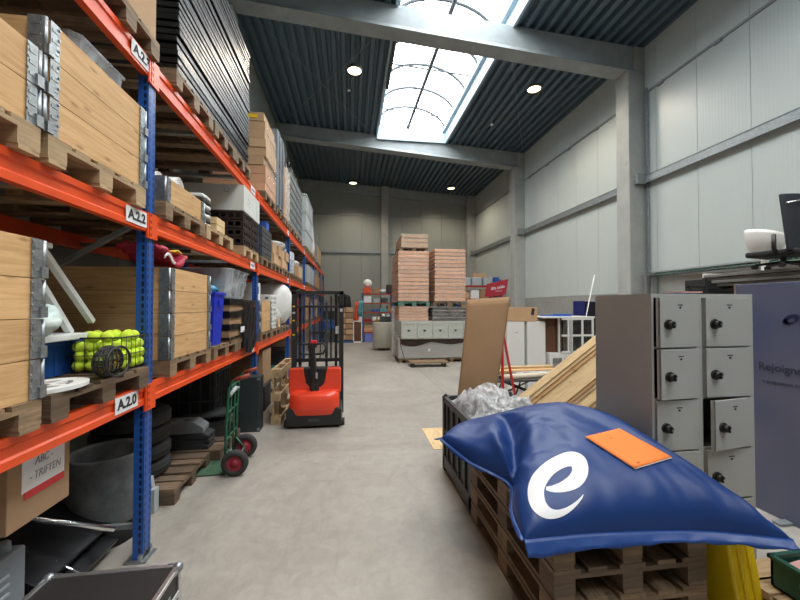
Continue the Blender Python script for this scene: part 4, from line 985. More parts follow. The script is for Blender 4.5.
# ------------------------------------------------------------------ hand truck
t = T('hand_truck', 'green two wheeled hand truck with red hubs standing by the rack', 'hand truck', (-1.17, 4.12, 0), .06)
m = MB()
for s in (-1, 1):
    m.tube([(-.10, s*.22, .03), (-.09, s*.215, .5), (-.07, s*.21, .88), (-.03, s*.21, .95), (.02, s*.21, .98)], .014, 8)
    m.tube([(-.10, s*.08, .03), (-.09, s*.075, .5), (-.07, s*.07, .88)], .009, 8)
    m.tube([(-.085, s*.17, .25), (.0, s*.2, .12), (.0, s*.2, .06)], .010, 8)
for z, x in ((.10, -.10), (.35, -.095), (.62, -.085), (.88, -.07)): m.cyl((x, -.22, z), (x, .22, z), .010, n=8)
m.ob('frame', greenp, t)
MB().box((-.24, 0, .012), (.30, .40, .010)).box((-.10, 0, .06), (.012, .38, .10)).ob('toe_plate', mat('worn_green_plate', (.07, .15, .09), .55, var=.3, scale=10), t)
MB().cyl((0, -.25, .13), (0, .25, .13), .011, n=10).ob('axle', galv, t)
MB().tube([(-.07, -.18, .80), (-.05, 0, .84), (-.07, .18, .80)], .02, 8).ob('wrapped_bar', greyl, t)
for s in (-1, 1):
    wl_ = MB().lathe([(.075, -.03), (.09, -.042), (.118, -.036), (.130, -.015), (.130, .015), (.118, .036), (.09, .042), (.075, .03), (.075, -.03)], (0, s*.235, .13), 32, Matrix.Rotation(PI/2, 3, 'X')).ob('wheel', rubber, t)
    MB().lathe([(0, -.035), (.03, -.035), (.03, -.02), (.068, -.018), (.076, -.028), (.076, .028), (.068, .018), (.03, .02), (.03, .035), (0, .035)], (0, s*.235, .13), 24, Matrix.Rotation(PI/2, 3, 'X')).ob('wheel_hub', mat('dark_red_hub', (.30, .02, .04), .5) if 'dark_red_hub' not in MATS else MATS['dark_red_hub'], wl_)
    MB().cyl((-.01, s*.21, .965), (.13, s*.21, 1.01), .021, n=12).ob('hand_grip', mat('brick_red_grip', (.30, .05, .03), .6) if 'brick_red_grip' not in MATS else MATS['brick_red_grip'], t)
# ------------------------------------------------------------------ electric stacker
t = T('electric_stacker', 'red and black electric pallet stacker parked in the aisle facing the camera', 'stacker', (-.50, 5.33, 0))
m = MB()
m.prism([(-.385, .0), (.385, .0), (.385, .22), (.33, .25), (.29, .25), (.25, .17), (-.25, .17), (-.29, .25), (-.33, .25), (-.385, .22)], (0, .62, 0), (0, -.12, .035)); m.ob('skirt', blackp, t, bevel=.015)
b = MB()
def cowl(u, v):
    x = -.345+.69*u; prof = [(-.13, .19), (-.155, .28), (-.15, .40), (-.12, .47), (-.06, .505), (.02, .52)]
    i = min(int(v*5), 4); f = v*5-i; y = prof[i][0]*(1-f)+prof[i+1][0]*f; z = prof[i][1]*(1-f)+prof[i+1][1]*f
    return (x, y+.09*abs(2*u-1)**5, z)
b.grid(cowl, 16, 15); b.bx(-.345, .345, -.03, .42, .17, .50); b.ob('lower_cowl', trk_red, t)
MB().prism([(-.37, .47), (.37, .47), (.37, .80), (.35, .82), (.17, .82), (.13, .60), (.08, .545), (-.08, .545), (-.13, .60), (-.17, .82), (-.35, .82), (-.37, .80)], (0, .12, 0), (0, .03, 0)).ob('upper_cowl', trk_red, t, bevel=.012)
MB().bx(-.175, .175, .07, .20, .48, .815).ob('cowl_recess', blackp, t, bevel=.01)
MB().bx(-.35, .35, .15, .42, .16, .79).ob('battery_body', darkg, t, bevel=.01)
m = MB()
for s in (-1, 1):
    m.bx(s*.365-.035, s*.365+.035, .44, .56, .05, 1.955)
    m.bx(s*.28-.02, s*.28+.02, .50, .60, .05, 1.92)
m.bx(-.40, .40, .44, .52, 1.91, 1.965).bx(-.40, .40, .44, .50, 1.70, 1.735).bx(-.33, .33, .47, .53, .85, .9).ob('mast', blackm, t, bevel=.004)
m = MB().cyl((-.13, .55, .1), (-.13, .55, 1.78), .022).cyl((.13, .55, .1), (.13, .55, 1.78), .022).box((0, .56, 1.3), (.30, .03, .04)); m.ob('lift_cylinder', darkg, t)
m = MB().tube([(.03, .53, .9), (.05, .52, 1.4), (.03, .53, 1.9)], .008, 6).tube([(-.05, .53, .9), (-.05, .52, 1.7)], .008, 6).cyl((-.22, .53, .9), (-.22, .53, 1.88), .010, n=6).cyl((.20, .53, .9), (.20, .53, 1.88), .012, n=6); m.ob('hose', rubber, t)
MB().bx(-.33, .33, .462, .466, .86, 1.90).ob('guard_screen', plexi, t)
for z in (1.28, 1.50, 1.72): MB().box((-.365, .4385, z), (.035, .002, .022)).ob('warning_label', yellow, t)
MB().box((-.365, .4385, 1.62), (.04, .002, .03)).box((.365, .4385, 1.66), (.04, .002, .05)).box((.30, .4585, 1.35), (.055, .002, .12)).ob('info_label', mat('grey_label', (.45, .46, .46), .5), t)
m = MB().box((0, .03, .56), (.12, .14, .12)).bar((0, .0, .58), (-.02, -.12, 1.02), .085, .055).bar((-.02, -.12, 1.0), (-.02, -.15, 1.16), .07, .05); m.ob('tiller_arm', blackp, t, bevel=.012)
m = MB().tube([(-.03+.13*math.cos(a*PI/8+PI), -.15, 1.12+.085*math.sin(a*PI/8+PI)*1.0) for a in range(0, 16)], .016, 8, closed=True)
m = MB().tube([(-.06, -.15, 1.05), (-.17, -.16, 1.06), (-.20, -.16, 1.14), (-.16, -.15, 1.20), (-.05, -.15, 1.19)], .017, 8).tube([(.02, -.15, 1.05), (.13, -.16, 1.06), (.17, -.16, 1.14), (.13, -.15, 1.20), (.02, -.15, 1.19)], .017, 8).box((-.02, -.15, 1.18), (.12, .07, .07)); m.ob('tiller_handle', blackp, t, bevel=.004)
MB().box((-.0, -.16, 1.225), (.085, .075, .045)).ob('emergency_button', red, t, bevel=.012)
MB().box((.035, -.10, .74), (.03, .004, .09), Matrix.Rotation(.25, 3, 'X')).ob('info_label', MATS['grey_label'], t)
MB().box((0, -.122, .12), (.16, .004, .04)).ob('front_plate', darkg, t)
for s in (-1, 1):
    MB().box((s*.17, 1.15, .06), (.16, 1.15, .05)).ob('fork', blackm, t, bevel=.006)
    MB().cyl((s*.355, .02, .05), (s*.425, .02, .05), .05, n=18).ob('castor_wheel', rubber, t)
    MB().cyl((s*.17-.03, 1.6, .042), (s*.17+.03, 1.6, .042), .040, n=16).ob('load_wheel', rubber, t)

# ================================================================== FAR END
# row of stacks
t0 = 10.85
for (x, w_) in ((1.97, 'left'), (3.12, 'right')): pallet((x, t0+.85, 0), 'floor pallet under the %s far stack' % w_, pal_dark, L=1.7, W=1.0, h=.12, group='pallets under the far stacks', rz=PI/2)
t = T('grey_plinth', 'long pale grey padded plinth under the far cardboard stacks', 'plinth', (2.52, t0+.80, .12))
MB().box((0, 0, .30), (2.12, 1.5, .60)).box((-1.03, -.765, .30), (.07, .05, .58)).ob('plinth_body', mat('plinth_grey', (.42, .42, .40), .6, var=.06, scale=2), t, bevel=.02)
MB().box((-.10, -.757, .26), (.07, .004, .09)).ob('white_tag', paper, t)
def drape(u, v): return (-1.0+2.0*u, -.775-.012*noise3(u*9, v*4), .62-(.11+.13*abs(math.sin(u*5.2+.6))**1.5*(1 if u < .55 else .6))*v)
tag_ = MB().grid(drape, 40, 6).ob('brown_film_drape', mat('dark_brown_film', (.045, .025, .02), .3, bump=.4, bscale=12), t, solid=.004)
# drawer row
t = T('drawer_unit', 'low pale grey green drawer unit lying along the front of the far stacks', 'drawer unit', (2.74, t0-.04, .72))
MB().box((0, .16, .27), (2.42, .34, .54)).ob('carcass', greycab, t, bevel=.006)
for k in range(5):
    x = -.97+k*.485
    f = MB().box((x, -.022, .27), (.455, .018, .48)).ob('drawer_front', greycab, t, bevel=.004)
    m = MB()
    for s in (-1, 1): m.box((x+s*.20, -.036, .27), (.05, .014, .48)); m.box((x, -.036, .27+s*.215), (.36, .014, .05))
    m.ob('panel_frame', greycab, f); MB().prism([(-.05, .02), (.05, .02), (.0, -.04)], (0, -.02, 0), (x, -.035, .27)).ob('shell_handle', mat('dark_bronze', (.05, .035, .03), .4) if 'dark_bronze' not in MATS else MATS['dark_bronze'], f)
def carton_stack(x0, x1, z0, z1, n, lab, mm, dy=1.7, gr=None, wrap=film):
    t = T('wrapped_carton_stack', lab, 'carton stack', ((x0+x1)/2, t0+.03+dy/2, z0)); h = (z1-z0)/n; rn = random.Random(n)
    for k in range(n): MB().box((rn.uniform(-.012, .012), rn.uniform(-.008, .008), h*(k+.5)), (x1-x0-.02, dy-.02, h*.72)).ob('flat_carton', mm, t, bevel=.006)
    MB().bx(-(x1-x0)/2+.03, (x1-x0)/2-.03, -dy/2+.04, dy/2-.04, .01, z1-z0-.03).ob('pale_gap_core', mat('carton_edges', (.80, .68, .56), .5) if 'carton_edges' not in MATS else MATS['carton_edges'], t)  # pale core standing in for the film between the flat cartons
    m = MB(); a, b_ = (x1-x0)/2, dy/2
    pts = [(-a, -b_), (a, -b_), (a, b_), (-a, b_), (-a, -b_)]
    def wrapf(u, v):
        q = u*4; i = min(int(q), 3); f = q-i; p = (pts[i][0]*(1-f)+pts[i+1][0]*f, pts[i][1]*(1-f)+pts[i+1][1]*f); r = 1+.008*noise3(u*40, v*18)
        return (p[0]*r, p[1]*r, (z1-z0)*v)
    m.grid(wrapf, 64, 24); m.ob('film_wrap', wrap, t); return t
carton_stack(1.47, 2.40, 1.27, 1.72, 5, 'short film wrapped stack of flat cartons below the green pallet', card_p)
carton_stack(2.52, 3.62, 1.27, 1.70, 4, 'short stack wrapped in glossy black film right of the lower cartons', blkfilm, wrap=film)
for (x, lab, mm, w_) in ((1.95, 'green painted pallet between the lower and upper left far stacks', pal_green, .98), (3.05, 'brown pallet under the upper right far stack', pal_wood, 1.0)): pallet((x, t0+.85, 1.73), lab, mm, L=1.65, W=w_, h=.13, rz=PI/2, group=None)
for o in list(COL.objects):
    if o.type == 'EMPTY' and o.get('label', '').startswith(('green painted', 'brown pallet under', 'floor pallet')): o.rotation_euler = (0, 0, PI/2)
carton_stack(1.45, 2.42, 1.87, 3.44, 13, 'tall film wrapped stack of flat pinkish cartons, left of two at the far end', card_p)
carton_stack(2.60, 3.60, 1.87, 3.52, 14, 'tall film wrapped stack of flat pinkish cartons, right of two at the far end', card_p)
t = carton_stack(1.55, 2.40, 3.52, 3.96, 3, 'pale film wrapped carton load on the very top of the left far stack', card_l, dy=1.5)
pallet((1.95, t0+.82, 3.445), 'thin pallet board under the topmost load of the left far stack', pal_wood, L=1.5, W=.9, h=.075, rz=PI/2, group=None)
# dolly in front
t = T('flat_dolly', 'low wooden dolly with small wheels on the floor in front of the far stacks', 'dolly', (2.24, t0-.62, 0))
MB().box((0, 0, .13), (1.10, .5, .03)).ob('platform', pal_wood, t)
for sx in (-1, 1):
    for sy in (-1, 1): MB().cyl((sx*.46-.02, sy*.18, .045), (sx*.46+.02, sy*.18, .045), .045, n=14).box((sx*.46, sy*.18, .085), (.05, .06, .06)).ob('castor', rubber, t)
tag(MB().tube([(1.46, t0-.14, .95), (1.50, t0-.18, .55), (1.60, t0-.2, .2), (1.72, t0-.3, .012), (1.9, t0-.32, .012)], .012, 6).ob('brown_strap', mat('brown_strap', (.14, .07, .05), .7)), 'thin brown strap hanging down at the left of the far plinth', 'strap')
tag(MB().lathe([(0, 0), (.07, 0), (.08, .3), (.05, .8), (.07, 1.6), (.04, 1.75), (0, 1.76)], (1.36, t0+.5, 0)).ob('film_bundle', film), 'loose clear film bundle hanging beside the left far stack', 'film')
# drum
t = T('round_counter', 'round beige drum shaped counter standing on blocks near the back shelf', 'counter', (1.30, 14.35, 0))
MB().lathe([(0, .10), (.40, .10), (.41, .12), (.41, 1.08), (.40, 1.10), (0, 1.10)], n=40).ob('drum_body', beige, t)
MB().box((-.2, -.15, .05), (.12, .12, .10)).box((.2, -.15, .05), (.12, .12, .10)).box((0, .25, .05), (.12, .12, .10)).ob('block', pal_wood, t)
t = T('open_crate', 'dark clear crate with odds and ends on the round counter', 'crate', (1.40, 14.35, 1.10)); MB().box((0, 0, .11), (.42, .36, .22)).ob('crate_body', darkg, t, bevel=.01); MB().ball((-.08, 0, .25), .07, 10).box((.1, 0, .25), (.12, .2, .07)).ob('contents', white, t)
tag(MB().lathe([(0, 0), (.07, 0), (.08, .06), (.03, .12), (.05, .2), (0, .22)], (1.07, 14.25, 1.1)).ob('brass_trophy', mat('brass', (.5, .32, .08), .3, metal=.8)), 'small brassy trophy on the left of the round counter', 'trophy')
tag(MB().ball((1.12, 14.45, 1.18), .08, 12).ob('white_pot', whitep), 'small white round pot on the back of the round counter', 'pot')
# back shelf (left)
sy = 17.7
t = T('metal_shelf', 'dark shelf unit with red shelf beams against the back wall behind the round counter', 'shelf', (1.32, sy, 0)); SW = 1.42
for sx in (-1, 1):
    for d_ in (-.3, .3): MB().bx(sx*SW/2-.03, sx*SW/2+.03, d_-.025, d_+.025, 0, 2.36).ob('shelf_post', bluef, t)
LVS = (.45, .98, 1.42, 1.86, 2.30)
for z in LVS: MB().bx(-SW/2, SW/2, -.3, .3, z, z+.03).ob('shelf_board', darkg, t); MB().bx(-SW/2, SW/2, -.34, -.30, z-.02, z+.03).ob('shelf_beam', MATS.get('faded_red_beam') or mat('faded_red_beam', (.38, .045, .03), .6), t)
its = [(-.5, 2.345, .36, .3, redc, 'red plastic box'), (-.05, 2.345, .3, .28, card, 'brown carton'), (.60, 2.345, .28, .45, brnplast, 'dark brown basket'),
       (-.48, 1.905, .36, .33, paper, 'white printed box'), (-.05, 1.905, .32, .2, greyl, 'pale grey tray'), (.35, 1.905, .3, .25, darkg, 'dark grey box'),
       (-.1, 1.465, .3, .12, bluec, 'blue tray'), (.3, 1.465, .35, .16, teal, 'teal box'), (.58, 1.465, .18, .3, card, 'slim brown carton'),
       (-.5, 1.025, .34, .1, signred, 'flat red box'), (-.05, 1.025, .4, .2, paper, 'white paper stack box'), (.45, 1.025, .4, .18, darkg, 'low black box'),
       (-.42, .495, .45, .18, card_p, 'pinkish box'), (-.42, .68, .45, .16, card_l, 'patterned beige box'), (.3, .495, .5, .3, brnplast, 'dark brown crate')]
sn_ = {2.345: 'top shelf', 1.905: 'second shelf', 1.465: 'third shelf', 1.025: 'fourth shelf', .495: 'lowest shelf', .68: 'lower boxes'}
for x, z, w_, h_, mm, lab in its:
    simple_box('stored_box', '%s on the %s of the back wall shelf unit' % (lab, sn_[z]), 'box', 1.32+x-w_/2, 1.32+x+w_/2, sy-.25, sy+.2, z+.0, z+h_-.01, mm)
tag(MB().ball((.85, sy, 2.345+.295+.21), .22, 18, (1, 1, .95)).ob('white_globe', whitep), 'white globe on the red box of the back wall shelf', 'globe')
tag(MB().lathe([(0, 0), (.08, 0), (.16, .10), (.18, .20), (.165, .20), (.08, .05), (0, .04)], (1.60, sy-.02, 2.345)).ob('white_bowl', whitep), 'white bowl on the top shelf of the back wall shelf', 'bowl')
tag(MB().box((.94, sy-.1, .20), (.48, .5, .38)).box((.94, sy-.1, .40), (.51, .53, .04)).ob('blue_tub', mat('periwinkle_plastic', (.16, .22, .60), .45), bevel=.01), 'periwinkle blue plastic tub on the floor under the back wall shelf', 'tub')
# left far pile: blue trolleys, stacked chairs, cloth
t = T('blue_trolley', 'blue steel trolley frame at the far left by the back wall', 'trolley', (-1.0, 17.75, 0))
m = MB()
for sx in (-.3, .3):
    for d_ in (-.25, .25): m.cyl((sx, d_, .1), (sx, d_, 1.75), .025)
for z in (.15, .6, 1.1, 1.7): m.bx(-.32, .32, -.27, .27, z-.02, z+.02)
m.ob('frame', bluef, t); m = MB()
for sx in (-.25, .25): m.cyl((sx-.02, 0, .07), (sx+.02, 0, .07), .07)
m.ob('castor', rubber, t)
simple_box('stored_box', 'blue box on the lower deck of the blue trolley', 'box', -1.24, -.76, 17.55, 17.95, .625, 1.0, bluec); simple_box('stored_box', 'dark box on the upper deck of the blue trolley', 'box', -1.24, -.76, 17.55, 17.95, 1.125, 1.5, blackm)
t = T('stacked_planters', 'tall column of brown cartons tied together by the blue trolley', 'carton column', (-.20, 17.5, 0))
MB().box((0, 0, .05), (.75, .6, .1)).ob('base', bluef, t)
for k in range(6):
    for j in range(2): MB().box((-.17+j*.34+.01*(k % 2), 0, .24+k*.262), (.32, .5, .245), Matrix.Rotation(.04*(k % 3-1), 3, 'Y')).ob('carton', card if (k+j) % 2 else card_l, t, bevel=.01)
m = MB()
for k in range(6): m.box((0, -.257, .13+k*.262), (.68, .01, .02))
m.ob('black_strap', blackm, t)
tag(MB().grid(lambda u, v: (-.45+.55*u-.12*v, 18.0+.1*math.sin(u*7), 1.2+1.15*v-.25*abs(u-.5)), 10, 8).ob('black_cover', blackm, solid=.08), 'black cloth cover slumped behind the brown carton column', 'cover')
for k, (x, mm, z0_, z1_, lab) in enumerate(((.34, redc, .95, 1.95, 'orange red cloth hanging beside the back wall shelf'), (.50, whitefelt, .7, 1.6, 'cream cloth hanging between the red and teal cloths'), (.52, teal, 1.25, 2.0, 'teal cloth hanging at the back wall shelf'))):
    tag(MB().grid(lambda u, v: (x-.1+.2*u+.05*v-.05, 17.35-.03*k+.03*math.sin(u*12), z0_+(z1_-z0_)*v), 12, 4).ob('hanging_cloth', mm, solid=.02), lab, 'cloth')
t = T('framed_picture', 'white framed brown board leaning by the back wall shelf', 'framed board', (.36, 17.25, 0)); m = MB()
for s in (-1, 1): m.box((s*.19, 0, .52), (.04, .04, 1.04))
m.box((0, 0, .03), (.42, .04, .05)).box((0, 0, 1.02), (.42, .04, .04)).ob('frame', white, t); MB().box((0, .01, .5), (.36, .02, .9)).ob('board', brown_wood, t)
# right far rack
ry = 15.9
t = T('metal_shelf', 'blue and red shelf rack in the far right corner behind the red sign', 'shelf', (6.0, ry, 0))
for x in (-1.2, .76):
    for d_ in (-.3, .3): MB().bx(x-.04, x+.04, d_-.03, d_+.03, 0, 2.95).ob('shelf_post', bluef, t)
for z in (.6, 1.35, 2.02, 2.62): MB().bx(-1.2, .76, -.3, .3, z, z+.03).ob('shelf_board', greyl, t); MB().bx(-1.2, .76, -.34, -.3, z-.04, z+.05).ob('shelf_beam', redd, t)
for i in range(3): simple_box('storage_bin', 'grey storage bin on the top of the far right rack, %s from the left' % ['first', 'second', 'third'][i], 'bin', 4.95+i*.52, 5.40+i*.52, ry-.25, ry+.2, 2.652, 2.652+.38, greyl, bevel=.02)
for i, (mm, lab, h_) in enumerate(((card_l, 'beige carton', .3), (white, 'white carton', .4), (card, 'brown carton', .45), (darkg, 'dark box', .35))): simple_box('stored_box', '%s on the second shelf of the far right rack' % lab, 'box', 4.95+i*.45, 5.35+i*.45, ry-.25, ry+.2, 2.052, 2.052+h_, mm)
for i, (mm, lab, h_) in enumerate(((card, 'wide brown carton', .4), (greyl, 'grey carton', .5), (bluef, 'blue box', .4))): simple_box('stored_box', '%s on the third shelf of the far right rack' % lab, 'box', 4.95+i*.55, 5.40+i*.55, ry-.25, ry+.2, 1.382, 1.382+h_, mm)
simple_box('cardboard_box', 'light brown carton standing on the top bins of the far right rack', 'box', 5.6, 6.2, ry-.1, ry+.2, 3.04, 3.25, card_l)
simple_box('storage_bin', 'small blue bin at the right end of the far right rack', 'bin', 6.5, 6.74, ry-.25, ry+.1, 2.652, 2.652+.4, bluec)
# ================================================================== RIGHT SIDE
# pallet stack under the bag
for k in range(4):
    pallet((1.395, 2.235, k*.149), '%s wooden pallet of the stack under the blue bean bag' % ['lowest', 'second lowest', 'third lowest', 'topmost'][k], pal_wood if k != 2 else pal_dark, L=1.2, W=.84, h=.146, rz=PI/2+.0, group='pallets stacked under the blue bean bag')
# ---------------- bean bag
ZB = .60
def lerp(a, b, t): return a+(b-a)*t
def curve(pts, t):
    ks = [p[0] for p in pts]
    for i in range(len(pts)-1):
        if t <= ks[i+1]+1e-9:
            f = (t-ks[i])/(ks[i+1]-ks[i]); p0 = Vector(pts[max(i-1, 0)][1]); p1 = Vector(pts[i][1]); p2 = Vector(pts[i+1][1]); p3 = Vector(pts[min(i+2, len(pts)-1)][1])
            return .5*((2*p1)+(p2-p0)*f+(2*p0-5*p1+4*p2-p3)*f*f+(-p0+3*p1-3*p2+p3)*f**3)
    return Vector(pts[-1][1])
def G(px, py, z): return at(px, py, 2, z)
A = G(524, 541, .61); B = G(793, 541, .63); Cc = Vector((1.74, 2.72, .66)); D = G(441, 439, .78)
LEFT = [(0, A), (.24, G(513, 513, .62)), (.46, G(512, 487, .635)), (.58, G(494, 474, .67)), (.76, G(470, 462, .71)), (1, D)]
RIGHT = [(0, B), (.25, (1.98, 1.70, .63)), (.45, (1.81, 1.95, .62)), (.7, (1.77, 2.3, .635)), (1, Cc)]
NEAR = [(0, A), (.28, G(600, 534, .61)), (.65, G(700, 532, .61)), (1, B)]
FAR = [(0, D), (.35, (1.0, 2.78, .74)), (1, Cc)]
def coons(u, v):
    l = curve(LEFT, v); r = curve(RIGHT, v); n = curve(NEAR, u); f = curve(FAR, u)
    return l*(1-u)+r*u+n*(1-v)+f*v-(A*(1-u)*(1-v)+B*u*(1-v)+D*(1-u)*v+Cc*u*v)
VAL = [Vector(p) for p in ((0, .44), (.12, .50), (.24, .60), (.33, .72), (.40, .80))]
def valley(u, v):
    best = 9; bt = 0
    for i in range(len(VAL)-1):
        a, b = VAL[i], VAL[i+1]; d = b-a; t = max(0, min(1, ((Vector((u, v))-a).dot(d))/d.length_squared)); q = (Vector((u, v))-a-d*t).length
        if q < best: best = q; bt = (i+t)/(len(VAL)-1)
    return best, bt
def hgt(u, v):
    e = (max(0, 4*u*(1-u)))**.50*(max(0, 4*v*(1-v)))**.52
    h = .30*e
    h -= .03*math.exp(-((u-.27)/.26)**2-((v-.86)/.22)**2)*min(1, 8*(1-v))*min(1, 8*u)
    h += (.115*math.exp(-((u-.72)/.25)**2-((v-.72)/.30)**2)+.09*math.exp(-((u-.86)/.16)**2-((v-.48)/.22)**2)+.03*math.exp(-((u-.5)/.3)**2-((v-.45)/.3)**2))*min(1, 6*(1-v))*min(1, 6*(1-u))
    q, t = valley(u, v)
    h *= 1-.72*(1-t)**.6*math.exp(-(q/.045)**2)
    # folds that radiate from the crease
    a = math.atan2(v-.47, u+.02); r = math.hypot(u, v-.47)
    h += .030*math.sin(a*8+1.1+2*noise3(u*3, v*3))*math.exp(-(r/.30)**2)*min(1, r*8)*e
    h += .013*noise3(u*5.5+2, v*5.5)*e+.006*noise3(u*14, v*11+5)*e
    h += .016*max(0, .22-abs(noise3(a*2.2, r*2.5+4)))*4*math.exp(-((r-.18)/.20)**2)*e
    # puckers along the seams
    w = math.exp(-v/.10)+math.exp(-u/.07)+math.exp(-(1-u)/.07)
    h += .022*noise3(u*20, v*4+9)*min(1, w)*min(1, 14*v)*min(1, 12*u)
    return max(0, h)
def bag_top(u, v):
    p = coons(u, v); p.z += hgt(u, v); return p
t = T('bean_bag', 'large navy blue bean bag with a white letter lying on the pallet stack', 'bean bag', (0, 0, 0))
NU, NV = 110, 90
mb = MB().grid(lambda u, v: bag_top(u, v), NU, NV)
def bag_bot(u, v):
    p = coons(1-u, v); e = min(1, 6*u*(1-u))*min(1, 6*v*(1-v)); p.z = max(lerp(p.z, ZB+.004, e), ZB+.002) ; return p
mb.grid(bag_bot, NU, NV)
bag = mb.ob('cover', bagm, t)
top_only = MB().grid(lambda u, v: bag_top(u, v), NU, NV)
bvh = BVHTree.FromPolygons([Vector(v) for v in top_only.v], top_only.f)
def onbag(px, py, off=.0025):
    d = ray(px, py).normalized(); h = bvh.ray_cast(CAM, d)
    if h[0] is None:
        n = bvh.find_nearest(at(px, py, 2, .9)); return n[0]+n[1]*off if n[1].z > 0 else n[0]-n[1]*off
    n = h[1] if h[1].z > 0 else -h[1]; return h[0]+n*off
ctr = coons(.5, .5)
def hem(edge, flip=False, w=.06, dz=-.03):
    def f(u, v):
        p = edge(u); q = edge(min(1, u+.01))-edge(max(0, u-.01)); q.z = 0; q.normalize(); n = Vector((q.y, -q.x, 0))*(-1 if flip else 1)
        r = p+n*w*v; r.z += .006+dz*v*(1+1.5*(1-u)**2 if edge(0) == A and w == .042 else 1)+.014*noise3(u*16, v*1.5)*v; return r
    return f
m = MB().grid(hem(lambda u: curve(NEAR, u), w=.042, dz=-.026), 110, 4).grid(hem(lambda u: curve(RIGHT, u), w=.015), 40, 3).grid(hem(lambda u: curve(LEFT, u), True, w=.018, dz=-.01), 60, 3).grid(hem(lambda u: curve(FAR, u), True), 40, 3)
m.ob('flat_hem', hemm, t, solid=.006)
# white letter, written with a broad pen
def Z(x, y): return (420+x/2.727, 380+y/2.727)
pen = [((344, 296), 5), ((365, 297), 10), (( 395, 290), 16), ((422, 275), 21), ((436, 252), 22), ((432, 226), 22), ((410, 216), 20), ((378, 226), 19), ((348, 246), 20), ((325, 274), 22), ((316, 305), 22), ((322, 338), 21), ((342, 360), 17), ((368, 366), 12), ((396, 358), 8.5), ((420, 342), 5.5), ((438, 324), 3), ((445, 313), 1)]
pts = [(i/(len(pen)-1), (p[0][0], p[0][1], p[1])) for i, p in enumerate(pen)]
NN = 130; rows = []
for i in range(NN+1):
    c = curve(pts, i/NN); c2 = curve(pts, min(1, i/NN+.01)); c1 = curve(pts, max(0, i/NN-.01)); d = Vector((c2.x-c1.x, c2.y-c1.y)).normalized(); n = Vector((-d.y, d.x))
    rows.append([onbag(*Z(c.x+n.x*c.z*k, c.y+n.y*c.z*k), .0022+.0006*(i/NN)) for k in (-1, -.66, -.33, 0, .33, .66, 1)])
m = MB(); m.add([p for r in rows for p in r], [(i*7+j, i*7+j+1, i*7+j+8, i*7+j+7) for i in range(NN) for j in range(6)], smooth=True)
o = m.ob('printed_letter', prn, t); o['label'] = 'white curly letter e printed on the bag'
# orange envelope
t = T('orange_envelope', 'flat orange envelope lying on top of the blue bean bag', 'envelope', (0, 0, 0))
q = [(585, 441), (619, 432), (670, 461), (633, 472)]
def env(off):
    def f(u, v):
        x = lerp(lerp(q[0][0], q[3][0], u), lerp(q[1][0], q[2][0], u), v); y = lerp(lerp(q[0][1], q[3][1], u), lerp(q[1][1], q[2][1], u), v); p = onbag(x, y, off); return p
    return f
ec = [env(.02)(a, b) for a, b in ((0, 0), (1, 0), (1, 1), (0, 1))]
def flat(k):
    def f(u, v):
        a = ec[0].lerp(ec[1], u); b = ec[3].lerp(ec[2], u); p = a.lerp(b, v); s = onbag(*scr(p), .006); 
        p = p.lerp(s, .9) if s.z > p.z-.05 else p; p.z += k; return p
    return f
def scr(p):
    d = Vector(p)-CAM; z = d.dot(FW); return 400+F*d.dot(RT)/z, 300-F*d.dot(UP)/z
MB().grid(flat(.004), 16, 10).ob('envelope_body', orp, t, solid=.003)
MB().grid(lambda u, v: flat(.0005)(u*1.0+.012, v*1.0+.0), 16, 10).ob('white_sheet', paper, t, solid=.0015)
m = MB()
def mark(u0, u1, v0, v1): m.grid(lambda u, v: flat(.0062)(lerp(u0, u1, u), lerp(v0, v1, v)), 3, 2)
for i in range(3): mark(.20+.0*i, .23, .42+.03*i, .435+.03*i)
mark(.90, .93, .18, .26)
for z in range(1): mark(.30, .302, .5, .9); mark(.05, .3, .5, .505); mark(.05, .3, .895, .9)
m.ob('printed_mark', mat('red_brown_ink', (.45, .08, .02), .7), t)

# ---------------- black pallet crate with plastic sheet
t = T('plastic_crate', 'black ribbed pallet crate filled with crumpled clear plastic behind the bean bag', 'crate', (1.37, 3.31, 0))
w, d, h = .78, .92, .77
m = MB()
for s in (-1, 1):
    m.box((s*(w/2-.02), 0, h-.03), (.04, d, .06)); m.box((0, s*(d/2-.02), h-.03), (w, .04, .06)); m.box((s*(w/2-.02), 0, .10), (.04, d, .12)); m.box((0, s*(d/2-.02), .10), (w, .04, .12))
    for q_ in (-1, 1): m.box((s*(w/2-.035), q_*(d/2-.035), h/2), (.07, .07, h)); m.cyl((s*(w/2-.03), q_*(d/2-.03), h), (s*(w/2-.03), q_*(d/2-.03), h+.02), .022, .016, 10)
m.ob('frame', mat('crate_black', (.030, .032, .035), .45), t, bevel=.006)
m = MB()
for s in (-1, 1): m.box((s*(w/2-.028), 0, h/2), (.014, d-.1, h-.1)); m.box((0, s*(d/2-.028), h/2), (w-.1, .014, h-.1))
m.box((0, 0, .14), (w-.06, d-.06, .02)); m.ob('side_panel', mat('crate_grey_panel', (.07, .074, .078), .5), t)
m = MB()
for s in (-1, 1):
    for k in range(1, 5): m.box((s*(w/2-.012), -d/2+k*d/5, h/2), (.022, .025, h-.1))
    for k in range(1, 4): m.box((-w/2+k*w/4, s*(d/2-.012), h/2), (.025, .022, h-.1))
    for z in (.42,): m.box((s*(w/2-.014), 0, z), (.02, d-.08, .025))
m.ob('rib', MATS['crate_black'], t)
def crum(u, v):
    x = 1.37+(u-.5)*.68; y = 3.31+(v-.5)*.78; e = min(1, 7*u*(1-u))*min(1, 7*v*(1-v))
    z = .70+.13*e+.16*noise3(u*2.6, v*2.6)*e+.10*(.35-abs(noise3(u*5, v*5)))+.025*abs(noise3(u*15, v*15)); return (x+.04*noise3(u*8, v*8, 3), y+.04*noise3(u*8, v*8, 7), z)
